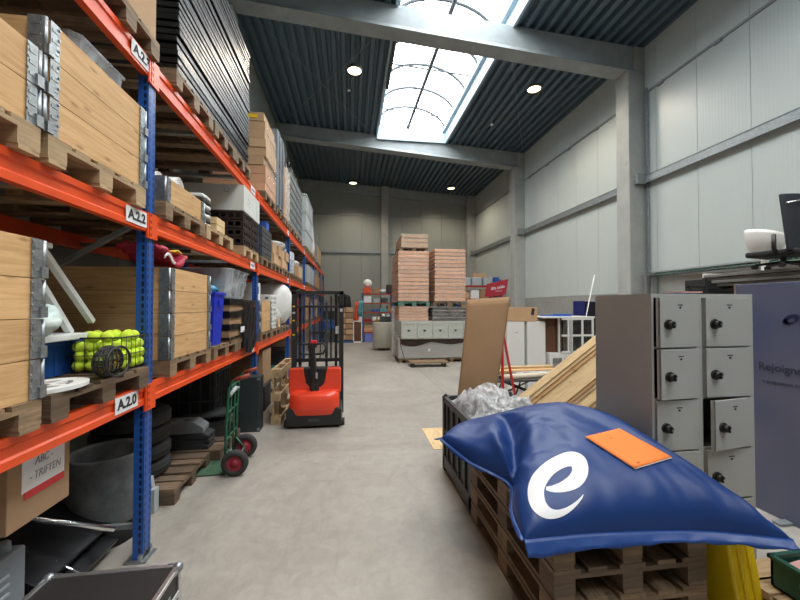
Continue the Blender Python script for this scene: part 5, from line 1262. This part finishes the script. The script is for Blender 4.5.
tag(MB().grid(crum, 70, 70, False).ob('plastic_sheet', filmw), 'crumpled translucent plastic sheeting heaped in the black pallet crate', 'plastic sheet')
# ---------------- cardboard sheet
def sheet(u, v):
    z = 1.80*v; x = lerp(1.14, 1.37, v)+u*(.40+.13*v); y = 4.08-.06*math.sin(v*PI)+.14*v*0-.05*math.sin(u*PI*.9); return (x, y+.03*v, z+.035*u*v)
t = MB().grid(sheet, 14, 20).ob('cardboard_sheet', card, solid=.008); tag(t, 'tall bent brown cardboard sheet standing upright behind the plastic filled crate', 'cardboard sheet')
tag(MB().bx(1.0, 1.5, 4.25, 5.0, .0, .006).ob('plywood_piece', pine_pale), 'thin pale plywood piece lying on the floor beside the cardboard sheet', 'plywood')
# ---------------- red sign stand
t = T('sign_stand', 'red sign with white lettering on a red stand above the cardboard sheet', 'sign', (2.1, 5.0, 0))
c_ = [at(px, py, 1, 5.0)-Vector((2.1, 5.0, 0)) for px, py in ((485, 297), (505.5, 294.5), (508, 279), (487, 284))]
m = MB(); m.add([c+Vector((0, dy, 0)) for dy in (-.012, .012) for c in c_], [(0, 1, 2, 3), (7, 6, 5, 4), (0, 4, 5, 1), (1, 5, 6, 2), (2, 6, 7, 3), (3, 7, 4, 0)]); m.ob('sign_panel', signred, t)
cm = sum(c_, Vector())/4; xd = (c_[1]-c_[0]+c_[2]-c_[3]).normalized(); yd = (c_[3]-c_[0]+c_[2]-c_[1]).normalized()
text('sign_text', 'dits aside', .060, basis(Vector((2.1-2.1, 0, 0))+cm+Vector((.015, -.0125, .015)), xd, yd), prn, t, bold=.001, squash=.95)
MB().box(cm+Vector((.03, -.0128, -.035)), (.10, .001, .006)).ob('sign_subtext', prn, t)
m = MB().bar((-.02, .02, 0), (-.04, .02, 1.95), .035, .03).bar((.12, .02, 0), (.09, .02, 2.0), .035, .03).bar((-.02, .02, .9), (.12, .02, .9), .03, .03); m.ob('stand_post', red, t)
a = at(504, 338, 1, 4.8)-Vector((2.1, 5, 0)); b = at(515, 396, 1, 4.8)-Vector((2.1, 5, 0)); dd = (b-a); m = MB().bar(a-dd*.1, a+dd*(a.z/(-dd.z)), .055, .02, .1); m.ob('stand_leg', red, t)
# ---------------- folding table with planks and tubes
t = T('folding_table', 'black scissor legged table loaded with planks and paper tubes', 'table', (2.95, 5.75, 0))
MB().box((0, 0, .55), (1.5, .8, .03)).ob('tabletop', darkg, t)
for s in (-1, 1): MB().cyl((-.7, s*.3, .02), (.55, s*.3, .53), .014, n=8).cyl((.7, s*.3, .02), (-.55, s*.3, .53), .014, n=8).cyl((-.45, s*.3, .02), (-.25, s*.3, .53), .012, n=8).ob('leg', blackm, t)
for i, (y0, z0, x0, x1, mm, lab) in enumerate(((5.95, .59, 2.35, 3.9, pine_pale, 'pale plank lying at the back of the black table'), (5.78, .63, 2.45, 3.5, pine, 'short pine plank on the pile at the middle of the black table'), (6.05, .64, 2.3, 3.6, pal_new, 'rough batten lying on the rear plank of the black table'))):
    tag(MB().box(((x0+x1)/2, y0, z0), (x1-x0, .14, .04), Matrix.Rotation(.03*i, 3, 'Z')).ob('plank', mm, bevel=.003), lab, 'plank')
t = T('paper_tube', 'thick cream paper tube lying at the front of the black table', 'tube', (0, 0, 0)); MB().cyl((2.35, 5.42, .60), (3.35, 5.55, .60), .045, n=20).ob('tube_body', cream, t); MB().cyl((2.345, 5.419, .60), (2.349, 5.42, .60), .032, n=16).ob('tube_mouth', lockd, t)
tag(MB().cyl((2.65, 5.60, .62), (3.7, 5.66, .62), .03, n=16).ob('plastic_tube', filmw), 'white plastic tube behind the cream paper tube', 'tube')
tag(MB().cyl((2.25, 5.52, .60), (2.8, 5.62, .60), .022, n=12).ob('metal_pipe', galv), 'short steel pipe end beside the cream tube', 'pipe')
tag(MB().box((3.15, 5.35, .60), (.14, .1, .05), Matrix.Rotation(.3, 3, 'Z')).ob('yellow_box', yellow, bevel=.005), 'small yellow box on the black table under the planks', 'box')
# ---------------- leaning long boards
dv = Vector((.815, .0, .58)).normalized(); wv = Vector((.47, -.52, -.66)); wv = (wv-dv*wv.dot(dv)).normalized(); nv = wv.cross(dv).normalized()
if nv.z < 0: nv = -nv
base = at(518.7, 396, 1, 4.3)-dv*.55
Rb = Matrix((dv, wv, nv)).transposed()
def plank(off, lay, wid, thk, shift, L_, lab, mm=pine_pale):
    c = base+dv*(L_/2+shift)+wv*(off+wid/2)-nv*(lay); bot = (c-dv*L_/2).z
    o = MB().box((0, 0, 0), (L_, wid, thk)).ob('long_board', mm, bevel=.002); o.matrix_world = Matrix.Translation(c) @ Rb.to_4x4(); tag(o, lab, 'board')
for args in ((.0, .02, .085, .028, .02, 2.0, 'topmost long spruce board of the leaning pile beside the locker', pine_pale), (.04, .052, .085, .026, -.06, 2.0, 'thin spruce board directly under the topmost leaning board', pine_pale),
             (.085, .085, .085, .026, -.02, 2.0, 'third board from the top of the leaning pile', pine), (.145, .12, .24, .030, .0, 2.0, 'widest pale spruce board in the middle of the leaning pile', pine_pale),
             (.34, .152, .085, .026, .04, 2.0, 'board right under the widest board of the leaning pile', pine), (.38, .182, .09, .026, .0, 2.0, 'brown edged board two below the widest board of the pile', pal_new),
             (.43, .212, .15, .028, .0, 2.0, 'pale board at the lower front of the leaning pile', pine_pale), (.55, .245, .08, .026, -.05, 2.0, 'dark streaked board under the lower front one of the leaning pile', pal_new),
             (.59, .275, .09, .026, .05, 2.0, 'second lowest board of the leaning pile', pal_wood), (.64, .305, .12, .028, .0, 2.0, 'lowest brown board of the leaning pile beside the locker', pal_wood)): plank(*args)
for k, s in enumerate((.62, 1.0)):
    c = base+dv*s+wv*.46-nv*.13; tag(MB().box(c, (.05, .03, .05), Rb).cyl(c-wv*.03, c+wv*.03, .012, n=8).ob('metal_bracket', galv), '%s small steel bracket on the leaning boards' % ['lower', 'upper'][k], 'bracket')
t = T('trestle', 'wooden trestle behind the locker carrying the leaning boards', 'trestle', (3.35, 4.25, 0))
MB().bar((-.15, -.3, 0), (0, -.1, 0.88), .06, .05).bar((.15, -.3, 0), (0, -.1, 0.88), .06, .05).bar((-.15, .3, 0), (0, .1, 0.88), .06, .05).bar((.15, .3, 0), (0, .1, 0.88), .06, .05).ob('leg', pal_wood, t); MB().box((0, 0, .90), (.1, .8, .06)).ob('top_rail', pal_wood, t)
# ---------------- white cabinets in the back
def Q(px, py, y): return at(px, py, 1, y)
for (pa, pb, lab) in ((507, 524.5, 'left tall white cabinet under the brown carton'), (527, 545.5, 'right tall white cabinet beside the brown veneer panel')):
    a = Q(pa, 322, 7.0); b = Q(pb, 322, 7.0)
    t = T('tall_cabinet', lab, 'cabinet', ((a.x+b.x)/2, 7.3, 0)); ww = b.x-a.x
    MB().bx(-ww/2, ww/2, -.28, .3, 0, 1.41).ob('carcass', white, t, bevel=.004); MB().bx(-ww/2+.004, ww/2-.004, -.30, -.281, .03, 1.405).ob('door', whitep, t, bevel=.003)
    if pa == 507: MB().bx(-.02, .05, -.304, -.30, 1.18, 1.19).ob('door_mark', inkf, t)
tag(MB().bx(3.57, 3.61, 7.05, 7.5, 0, 1.40).ob('green_panel', mat('pale_green_edge', (.30, .36, .32), .6)), 'narrow grey green panel squeezed between the two tall white cabinets', 'panel')
a = Q(505, 308, 7.0); b = Q(537.5, 322, 7.0)
t = simple_box('cardboard_box', 'wide brown carton with black strap on the two tall white cabinets', 'box', a.x, b.x, 7.0, 7.5, 1.412, 1.412+(a.z-b.z)*1.0+.0, card_l); MB().box((.25, -.255, .20), (.06, .012, .14), Matrix.Rotation(.15, 3, 'Y')).ob('black_strap', blackm, t)
t = T('display_cabinet', 'white cabinet with brown veneer back and paned glass doors behind the leaning boards', 'cabinet', (4.45, 7.1, .76)); x0 = Q(545, 330, 7.0).x-4.45+.05; xm = Q(566, 330, 7.0).x-4.45; x1 = Q(590, 330, 7.0).x-4.45
MB().bx(x0-.15, x1+.03, -.22, .4, .72, .75).ob('top_board', white, t, bevel=.003)
MB().bx(x0, xm-.02, -.02, .0, .0, .72).ob('veneer_panel', brown_wood, t)
m = MB().bx(x0, x1, .36, .4, 0, .72).bx(xm, x1, -.18, .36, 0, .03).bx(xm, xm+.02, -.18, .4, 0, .72).bx(x1-.02, x1, -.18, .4, 0, .72); m.ob('carcass', white, t)
m = MB(); dw = x1-xm
for x in (xm-.16, xm-.02, xm+.03): m.bx(x-.016, x+.016, -.22+(.10 if x < xm-.1 else 0), -.18+(.10 if x < xm-.1 else 0), 0, .72)
for x in (xm+.05, (xm+x1)/2+.02, x1-.02): m.bx(x-.022, x+.022, -.22, -.19, 0, .72)
for z in (.02, .36, .70): m.bx(xm-.16, x1, -.215, -.195, z-.02, z+.02)
m.ob('door_frame', white, t); MB().bx(xm-.15, x1-.01, -.206, -.202, .02, .7).ob('door_glass', glass, t)
t = T('low_cabinet', 'low white cabinet with small glass panes under the display cabinet', 'cabinet', (4.48, 7.0, 0)); MB().bx(-.42, .60, -.1, .5, .0, .755).ob('carcass', white, t, bevel=.004)
m = MB()
for i in range(3): m.bx(-.36+i*.25, -.16+i*.25, -.105, -.10, .45, .66)
m.ob('glass_pane', glass, t)
tag(MB().box((4.4, 7.25, 1.52), (.55, .3, .03)).box((4.6, 7.3, 1.545), (.3, .25, .02)).ob('blue_sheet', bluec), 'folded blue plastic sheet on top of the display cabinet', 'sheet')
a = Q(574, 301, 7.6); b = Q(584.5, 301, 7.6); c = Q(596, 301, 7.6)
tag(MB().bx(a.x, b.x, 7.6, 7.64, 0, a.z).ob('tall_partition', mat('deep_blue_panel', (.012, .018, .14), .4)), 'tall dark blue panel standing behind the display cabinet', 'panel')
tag(MB().bx(b.x+.02, c.x+.6, 7.62, 7.66, 0, a.z-.01).ob('tall_partition', mat('blue_black_panel', (.008, .012, .025), .4)), 'tall black panel standing right of the dark blue panel', 'panel')
q0 = Q(590, 297, 7.5); q1 = Q(594.5, 275, 7.5); qd = (q1-q0)/(q1.z-q0.z)
tag(MB().tube([tuple(q0-qd*q0.z), tuple(q1)], .011, 8).ob('white_rod', whitep), 'thin white rod sticking up behind the top of the locker', 'rod')
t = T('steel_bracket_frame', 'small galvanised pipe frame standing by the nearest concrete column', 'frame', (6.7, 7.35, 0)); m = MB()
for x in (0, .26): m.bx(x-.025, x+.025, -.03, .03, 0, 2.42)
m.bx(-.03, .29, -.03, .03, 2.42, 2.47).bx(0, .26, -.02, .02, 1.9, 1.93); m.ob('pipe_frame', galv, t)
tag(MB().bx(6.93, 6.975, 7.54, 7.6, 0, 6.9).ob('cable_duct', galv), 'perforated steel cable duct running up beside the nearest column', 'duct')

# ---------------- lockers
LX0, LX1, LY0, LY1, LH = 1.85, 2.585, 2.0, 2.51, 1.80
t = T('locker_cabinet', 'grey metal locker cabinet with two columns of small doors and black knobs', 'locker', (LX0, LY0, 0)); W = LX1-LX0; Dp = LY1-LY0; g = .02
m = MB().bx(0, .014, 0, Dp, 0, LH).bx(W-.014, W, 0, Dp, 0, LH).bx(.0141, W-.0141, .001, Dp-.001, LH-.015, LH-.0005).bx(.0141, W-.0141, Dp-.015, Dp-.0015, 0.001, LH-.016).bx(.0141, W-.0141, .001, Dp-.016, 0.001, .03); m.ob('cabinet_body', lockc, t)
m = MB().bx(.001, .016, -.002, -.0002, .001, LH-.001).bx(W-.030, W-.001, -.002, .02, .001, LH-.001).bx(.315, .356, -.002, .02, .001, LH-.001).bx(.016, W-.03, -.0015, .019, LH-.024, LH-.0012).bx(.016, W-.03, -.0015, .019, 0.002, .19)
for k in range(1, 6): m.bx(.016, W-.03, 0, .018, LH-.02-k*.318-.006, LH-.02-k*.318+.004)
m.ob('front_frame', lockk, t)
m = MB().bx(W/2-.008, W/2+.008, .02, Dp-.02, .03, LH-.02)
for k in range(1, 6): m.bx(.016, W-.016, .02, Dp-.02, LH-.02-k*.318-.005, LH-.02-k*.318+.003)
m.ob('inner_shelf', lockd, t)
dwid = .300; dh = .306; op = {(0, 0): .10, (0, 1): .11, (0, 2): .01, (1, 2): .15, (1, 0): .012, (1, 1): .012}
for c in (0, 1):
    for k in range(5):
        hx = (.314, .700)[c]; zt = LH-.026-k*.318
        e = bpy.data.objects.new('door', None)
        dwid = (.300, .336)[c]; m = MB().bx(-dwid, 0, -.016, 0.0, -dh, 0); m.bx(-dwid, -dwid+.004, -.016, .012, -dh, 0)
        dr = m.ob('door', lockk, t, bevel=.003); dr.location = (hx, -.003, zt); a = op.get((c, k), .01); dr.rotation_euler = (0, 0, a)
        kx, kz = -dwid+.06, -.165
        kn = MB().cyl((kx, -.016, kz), (kx, -.026, kz), .031, n=22).cyl((kx, -.026, kz), (kx, -.052, kz), .024, .021, 22).box((kx, -.054, kz), (.010, .010, .040)).ob('knob', blackp, dr)
        MB().box((kx+.004, -.0595, kz-.002), (.008, .002, .008)).ob('knob_mark', alu, kn)
        MB().box((-dwid*.48, -.0165, -.045), (.042, .002, .005)).box((-dwid*.48, -.0165, -.062), (.014, .002, .011)).ob('vent_slot', ink, dr)
t = T('book_stack', 'small pile with a pink top and a dark base on the locker top', 'books', (2.62, 2.40, LH)) ; t.location = (2.50, 2.40, LH)
MB().box((-.02, 0, .010), (.16, .12, .018)).ob('dark_book', bluef, t); MB().box((0, 0, .026), (.18, .13, .010)).ob('pink_book', mat('pale_pink_card', (.62, .34, .32), .6), t)
# ---------------- exhibition wall, things on it
WX = 3.45
t = T('exhibition_wall', 'blue violet printed exhibition wall standing right of the locker', 'wall panel', (WX, 0, 0))
def mk_print():
    m, nt, b = nmat('blue_violet_printed_cloth'); L = nt.links.new
    tc = N(nt, 'ShaderNodeTexCoord'); mp = N(nt, 'ShaderNodeMapping'); mp.inputs['Rotation'].default_value = (.5, 0, 0); L(tc.outputs['Object'], mp.inputs[0])
    n = N(nt, 'ShaderNodeTexNoise', Scale=.9, Detail=2., Distortion=.5); L(mp.outputs[0], n.inputs['Vector'])
    c = N(nt, 'ShaderNodeValToRGB'); e = c.color_ramp.elements; e[0].position = .35; e[0].color = (.075, .105, .215, 1); e[1].position = .68; e[1].color = (.19, .185, .25, 1)
    L(n.outputs['Fac'], c.inputs[0]); L(c.outputs[0], b.inputs['Base Color']); b.inputs['Roughness'].default_value = .55; return m
MB().bx(0, .06, .7, 2.80, 0.002, 1.915).ob('printed_face', mk_print(), t, bevel=.004)
MB().bx(-.002, .062, .698, .715, .0, 1.92).bx(-.002, .062, 2.80, 2.815, .0, 1.92).ob('frame_profile', alu, t)
MB().bx(-.12, .2, 1.0, 1.06, 0, .02).bx(-.12, .2, 2.4, 2.46, 0, .02).ob('foot_bar', galv_d, t)
t2 = T('black_cabinet', 'big black cabinet behind the exhibition wall carrying the grey boards', 'cabinet', (4.86, 2.5, 0)); MB().bx(-.42, .42, -1.1, 1.1, 0, 1.965).ob('carcass', blackm, t2, bevel=.005); MB().bx(-.425, -.42, -1.05, -.01, .05, 1.93).bx(-.425, -.42, .01, 1.05, .05, 1.93).ob('door', darkg, t2)
navy = mat('navy_print', (.012, .018, .085), .6)
def W3(px, py): return at(px, py, 0, WX)
def wt(name, s, px, py, sz, mm, al='LEFT', sq=1., bold=0.):
    p = W3(px, py); return text(name, s, sz, basis((-.003, p.y, p.z), (0, -1, 0), (0, 0, 1)), mm, t, al, bold, squash=sq)
a1 = W3(758.4, 362); a2 = W3(800, 364)
wt('wall_text', 'Rejoignez', 758.4, 365.5, .090, mat('grey_blue_print', (.05, .058, .11), .6), bold=.001, sq=1.0)
wt('wall_subtext', 'le programme de', 762, 380, .040, MATS['grey_blue_print'], sq=.95)
# round swirl mark and the first letters of the brand line
m = MB()
def ell(ang0, ang1, R0, w0, cpx, cpy, n=28):
    vs = []
    c = W3(cpx, cpy)
    for i in range(n+1):
        a = ang0+(ang1-ang0)*i/n; r = R0(i/n); wd = w0(i/n)
        for s in (-1, 1):
            rr = r+s*wd; u = rr*math.cos(a)*1.0; v = rr*math.sin(a)*.70; v += u*.35; vs.append((-.0035, c.y-u, c.z+v))
    m.add(vs, [(2*i, 2*i+1, 2*i+3, 2*i+2) for i in range(n)])
ell(-.8, 4.9, lambda t_: .040, lambda t_: .006+.015*math.sin(PI*t_), 791.5, 320)
ell(2.6, 6.2, lambda t_: .045-.015*t_, lambda t_: .011*(1-t_)+.002, 792, 319.5)
m.ob('swirl_mark', navy, t, solid=.001)
wt('wall_brand_text', 'asics', 800, 323.5, .08, navy, bold=.002)
grey_b = mat('weathered_grey_boards', (.20, .20, .19), .8, var=.2, scale=8)
t = T('grey_board_stack', 'stack of long weathered grey boards lying on top of the exhibition wall', 'board stack', (4.85, 2.68, 1.967))
for k in range(4): MB().box((-.02*(k % 2), .05*k, .018+k*.037), (.80, 2.3, .032)).ob('board', grey_b, t, bevel=.003)
t = T('shelf_carcass', 'white edged open box frame behind the top of the locker', 'frame', (4.55, 4.0, 0)); a = at(704, 276, 1, 4.1); b = at(738, 271, 1, 4.1)
t.location = (a.x, 4.1, 0)
m = MB().bx(0, .03, -.02, .02, 0, a.z).bx(0, b.x-a.x, -.02, .02, a.z-.0, a.z+.03).bx(b.x-a.x-.03, b.x-a.x, -.02, .02, a.z-.06, a.z); m.ob('frame_edge', white, t); MB().bx(.03, b.x-a.x-.03, .02, .3, 0, a.z-.04).ob('dark_inside', blackm, t)
a = at(689, 286, 1, 3.8); t = T('black_rail', 'thin black pipe rail behind the top of the locker', 'rail', (a.x, 3.8, 0)); MB().bx(-.015, .015, -.015, .015, 0, a.z).bx(.2, .25, -.015, .015, 0, a.z+.1).bx(-.015, .60, -.012, .012, a.z-.025, a.z).ob('pipe_rail', blackm, t)
# white bucket chair
bz = 1.967+.148
t = T('bucket_chair', 'white bucket chair on a white pedestal standing on the grey boards', 'chair', (4.84, 3.60, bz))
def shell(u, v):
    a = 2*PI*u; R_ = .168*math.sin(min(1, v*1.12)*PI/2)**.8; z = .20+.27*v**1.8*(1+.18*math.cos(a-2.6)); return (R_*math.cos(a), R_*math.sin(a)*1.0, z)
MB().grid(shell, 36, 12).ob('bucket_seat', whitep, t, solid=.012); MB().cyl((0, 0, .01), (0, 0, .215), .035).ob('pedestal', whitep, t); MB().cyl((0, 0, 0), (0, 0, .012), .14, n=28).ob('base', whitep, t)
t = T('office_chair', 'black office chair with a steel edged backrest next to the white bucket chair', 'chair', (4.49, 3.17, bz), -PI/2+.25)
m = MB()
def cb_(u, v): x = (u-.5)*.44*(1-.12*v); return (-.0+.03*math.sin(v*3), x, .17+.60*v)
def cb2(u, v):
    x = (u-.5)*(.46-.04*v); return (.08*(2*u-1)**2*-1+.20-.06*v, x, .16+.58*v)
MB().grid(cb2, 12, 14).ob('backrest', mat('navy_black_mesh', (.014, .018, .028), .6), t, solid=.035, bevel=.006)
MB().box((-.02, 0, .155), (.42, .42, .06)).ob('seat', blackm, t, bevel=.02)
MB().tube([(.09, -.20, .64), (.165, -.1, .665), (.17, .1, .665), (.09, .20, .64)], .010, 8).ob('steel_edge', chrome, t)
for s in (-1, 1): MB().tube([(.02, s*.20, .14), (.02, s*.235, .20), (.02, s*.235, .34)], .02, 8).ob('armrest', blackp, t)
MB().cyl((0, 0, .05), (0, 0, .18), .025).ob('gas_column', blackp, t); m = MB()
for k in range(5): a = k*2*PI/5; m.bar((0, 0, .07), (.22*math.cos(a), .22*math.sin(a), .045), .03, .025); m.cyl((.22*math.cos(a), .22*math.sin(a)-.02, .025), (.22*math.cos(a), .22*math.sin(a)+.02, .025), .025, n=12)
m.ob('star_base', blackp, t)
# ---------------- bottom right corner
t = T('folded_floor_signs', 'bright yellow folded plastic floor signs leaning beside the pallet stack', 'floor signs', (1.93, 1.62, 0))
for k in range(3):
    m = MB(); m.prism([(-.02+k*.052, .575), (.026+k*.052, .575), (.135+k*.058, 0), (.085+k*.058, 0)], (0, .34, 0), (0, 0, 0)); m.ob('sign_leaf', yellow, t, bevel=.012)
for k in range(2): pallet((2.52, 1.50, k*.13), '%s pallet on the floor in front of the lockers' % ['lower', 'upper'][k], pal_new if k else pal_wood, L=.80, W=.62, h=.125, group=None)
t = T('magazine_crate', 'dark green plastic crate with pinkish magazines in the bottom right corner', 'crate', (2.42, 1.53, .0))
t.location = (2.39, 1.46, .262)
m = MB(); w, d, h = .40, .34, .16
for s in (-1, 1): m.box((s*(w/2-.008), 0, h/2), (.016, d, h)); m.box((0, s*(d/2-.008), h/2), (w, .016, h)); m.box((s*(w/2-.0), 0, h-.012), (.02, d+.02, .02)); m.box((0, s*(d/2-.0), h-.012), (w+.02, .02, .02))
m.box((0, 0, .006), (w, d, .012)).ob('crate_body', greenc, t, bevel=.003)
MB().box((-w/2-.004, .0, .085), (.004, .08, .03)).box((-.05, -d/2-.004, .085), (.08, .004, .03)).ob('card_holder', cream, t)
for k in range(4): MB().box((.01*k-.01, .004*k, .03+.030*k), (.34, .28, .026), Matrix.Rotation(.05*k, 3, 'Z')).ob('magazine', [MATS['pale_pink_card'], paper, signred, MATS['pale_pink_card']][k], t)

# ================================================================== LIGHT AND CAMERA
w = bpy.data.worlds.new('overcast_sky'); SC.world = w; w.use_nodes = True; nt = w.node_tree; L = nt.links.new; bg = nt.nodes['Background']
tc = N(nt, 'ShaderNodeTexCoord'); n = N(nt, 'ShaderNodeTexNoise', Scale=2.5, Detail=4.); L(tc.outputs['Generated'], n.inputs['Vector'])
c = N(nt, 'ShaderNodeValToRGB'); c.color_ramp.elements[0].color = (.82, .92, 1, 1); c.color_ramp.elements[1].color = (1, 1, .99, 1); c.color_ramp.elements[0].position = .35; c.color_ramp.elements[1].position = .6
L(n.outputs['Fac'], c.inputs[0]); L(c.outputs[0], bg.inputs[0]); bg.inputs[1].default_value = SKY = 12.
pl = bpy.data.lights.new('rooflight_portal', 'AREA'); pl.shape = 'RECTANGLE'; pl.size = SX1-SX0; pl.size_y = SY1-SY0; pl.cycles.is_portal = True
po = bpy.data.objects.new('rooflight_portal', pl); COL.objects.link(po); po.location = (cx, (SY0+SY1)/2, ztop(cx)+.44)
cam = bpy.data.cameras.new('camera'); cam.sensor_width = 36; cam.lens = F/800*36; cam.clip_start = .05; cam.clip_end = 200
co = bpy.data.objects.new('camera', cam); COL.objects.link(co); SC.camera = co
co.matrix_world = Matrix(((RT.x, UP.x, -FW.x, 0), (RT.y, UP.y, -FW.y, 0), (RT.z, UP.z, -FW.z, CH), (0, 0, 0, 1)))
vs = SC.view_settings; vs.view_transform = 'Standard'; vs.look = 'None'; vs.gamma = 1; vs.exposure = .05; vs.use_curve_mapping = False
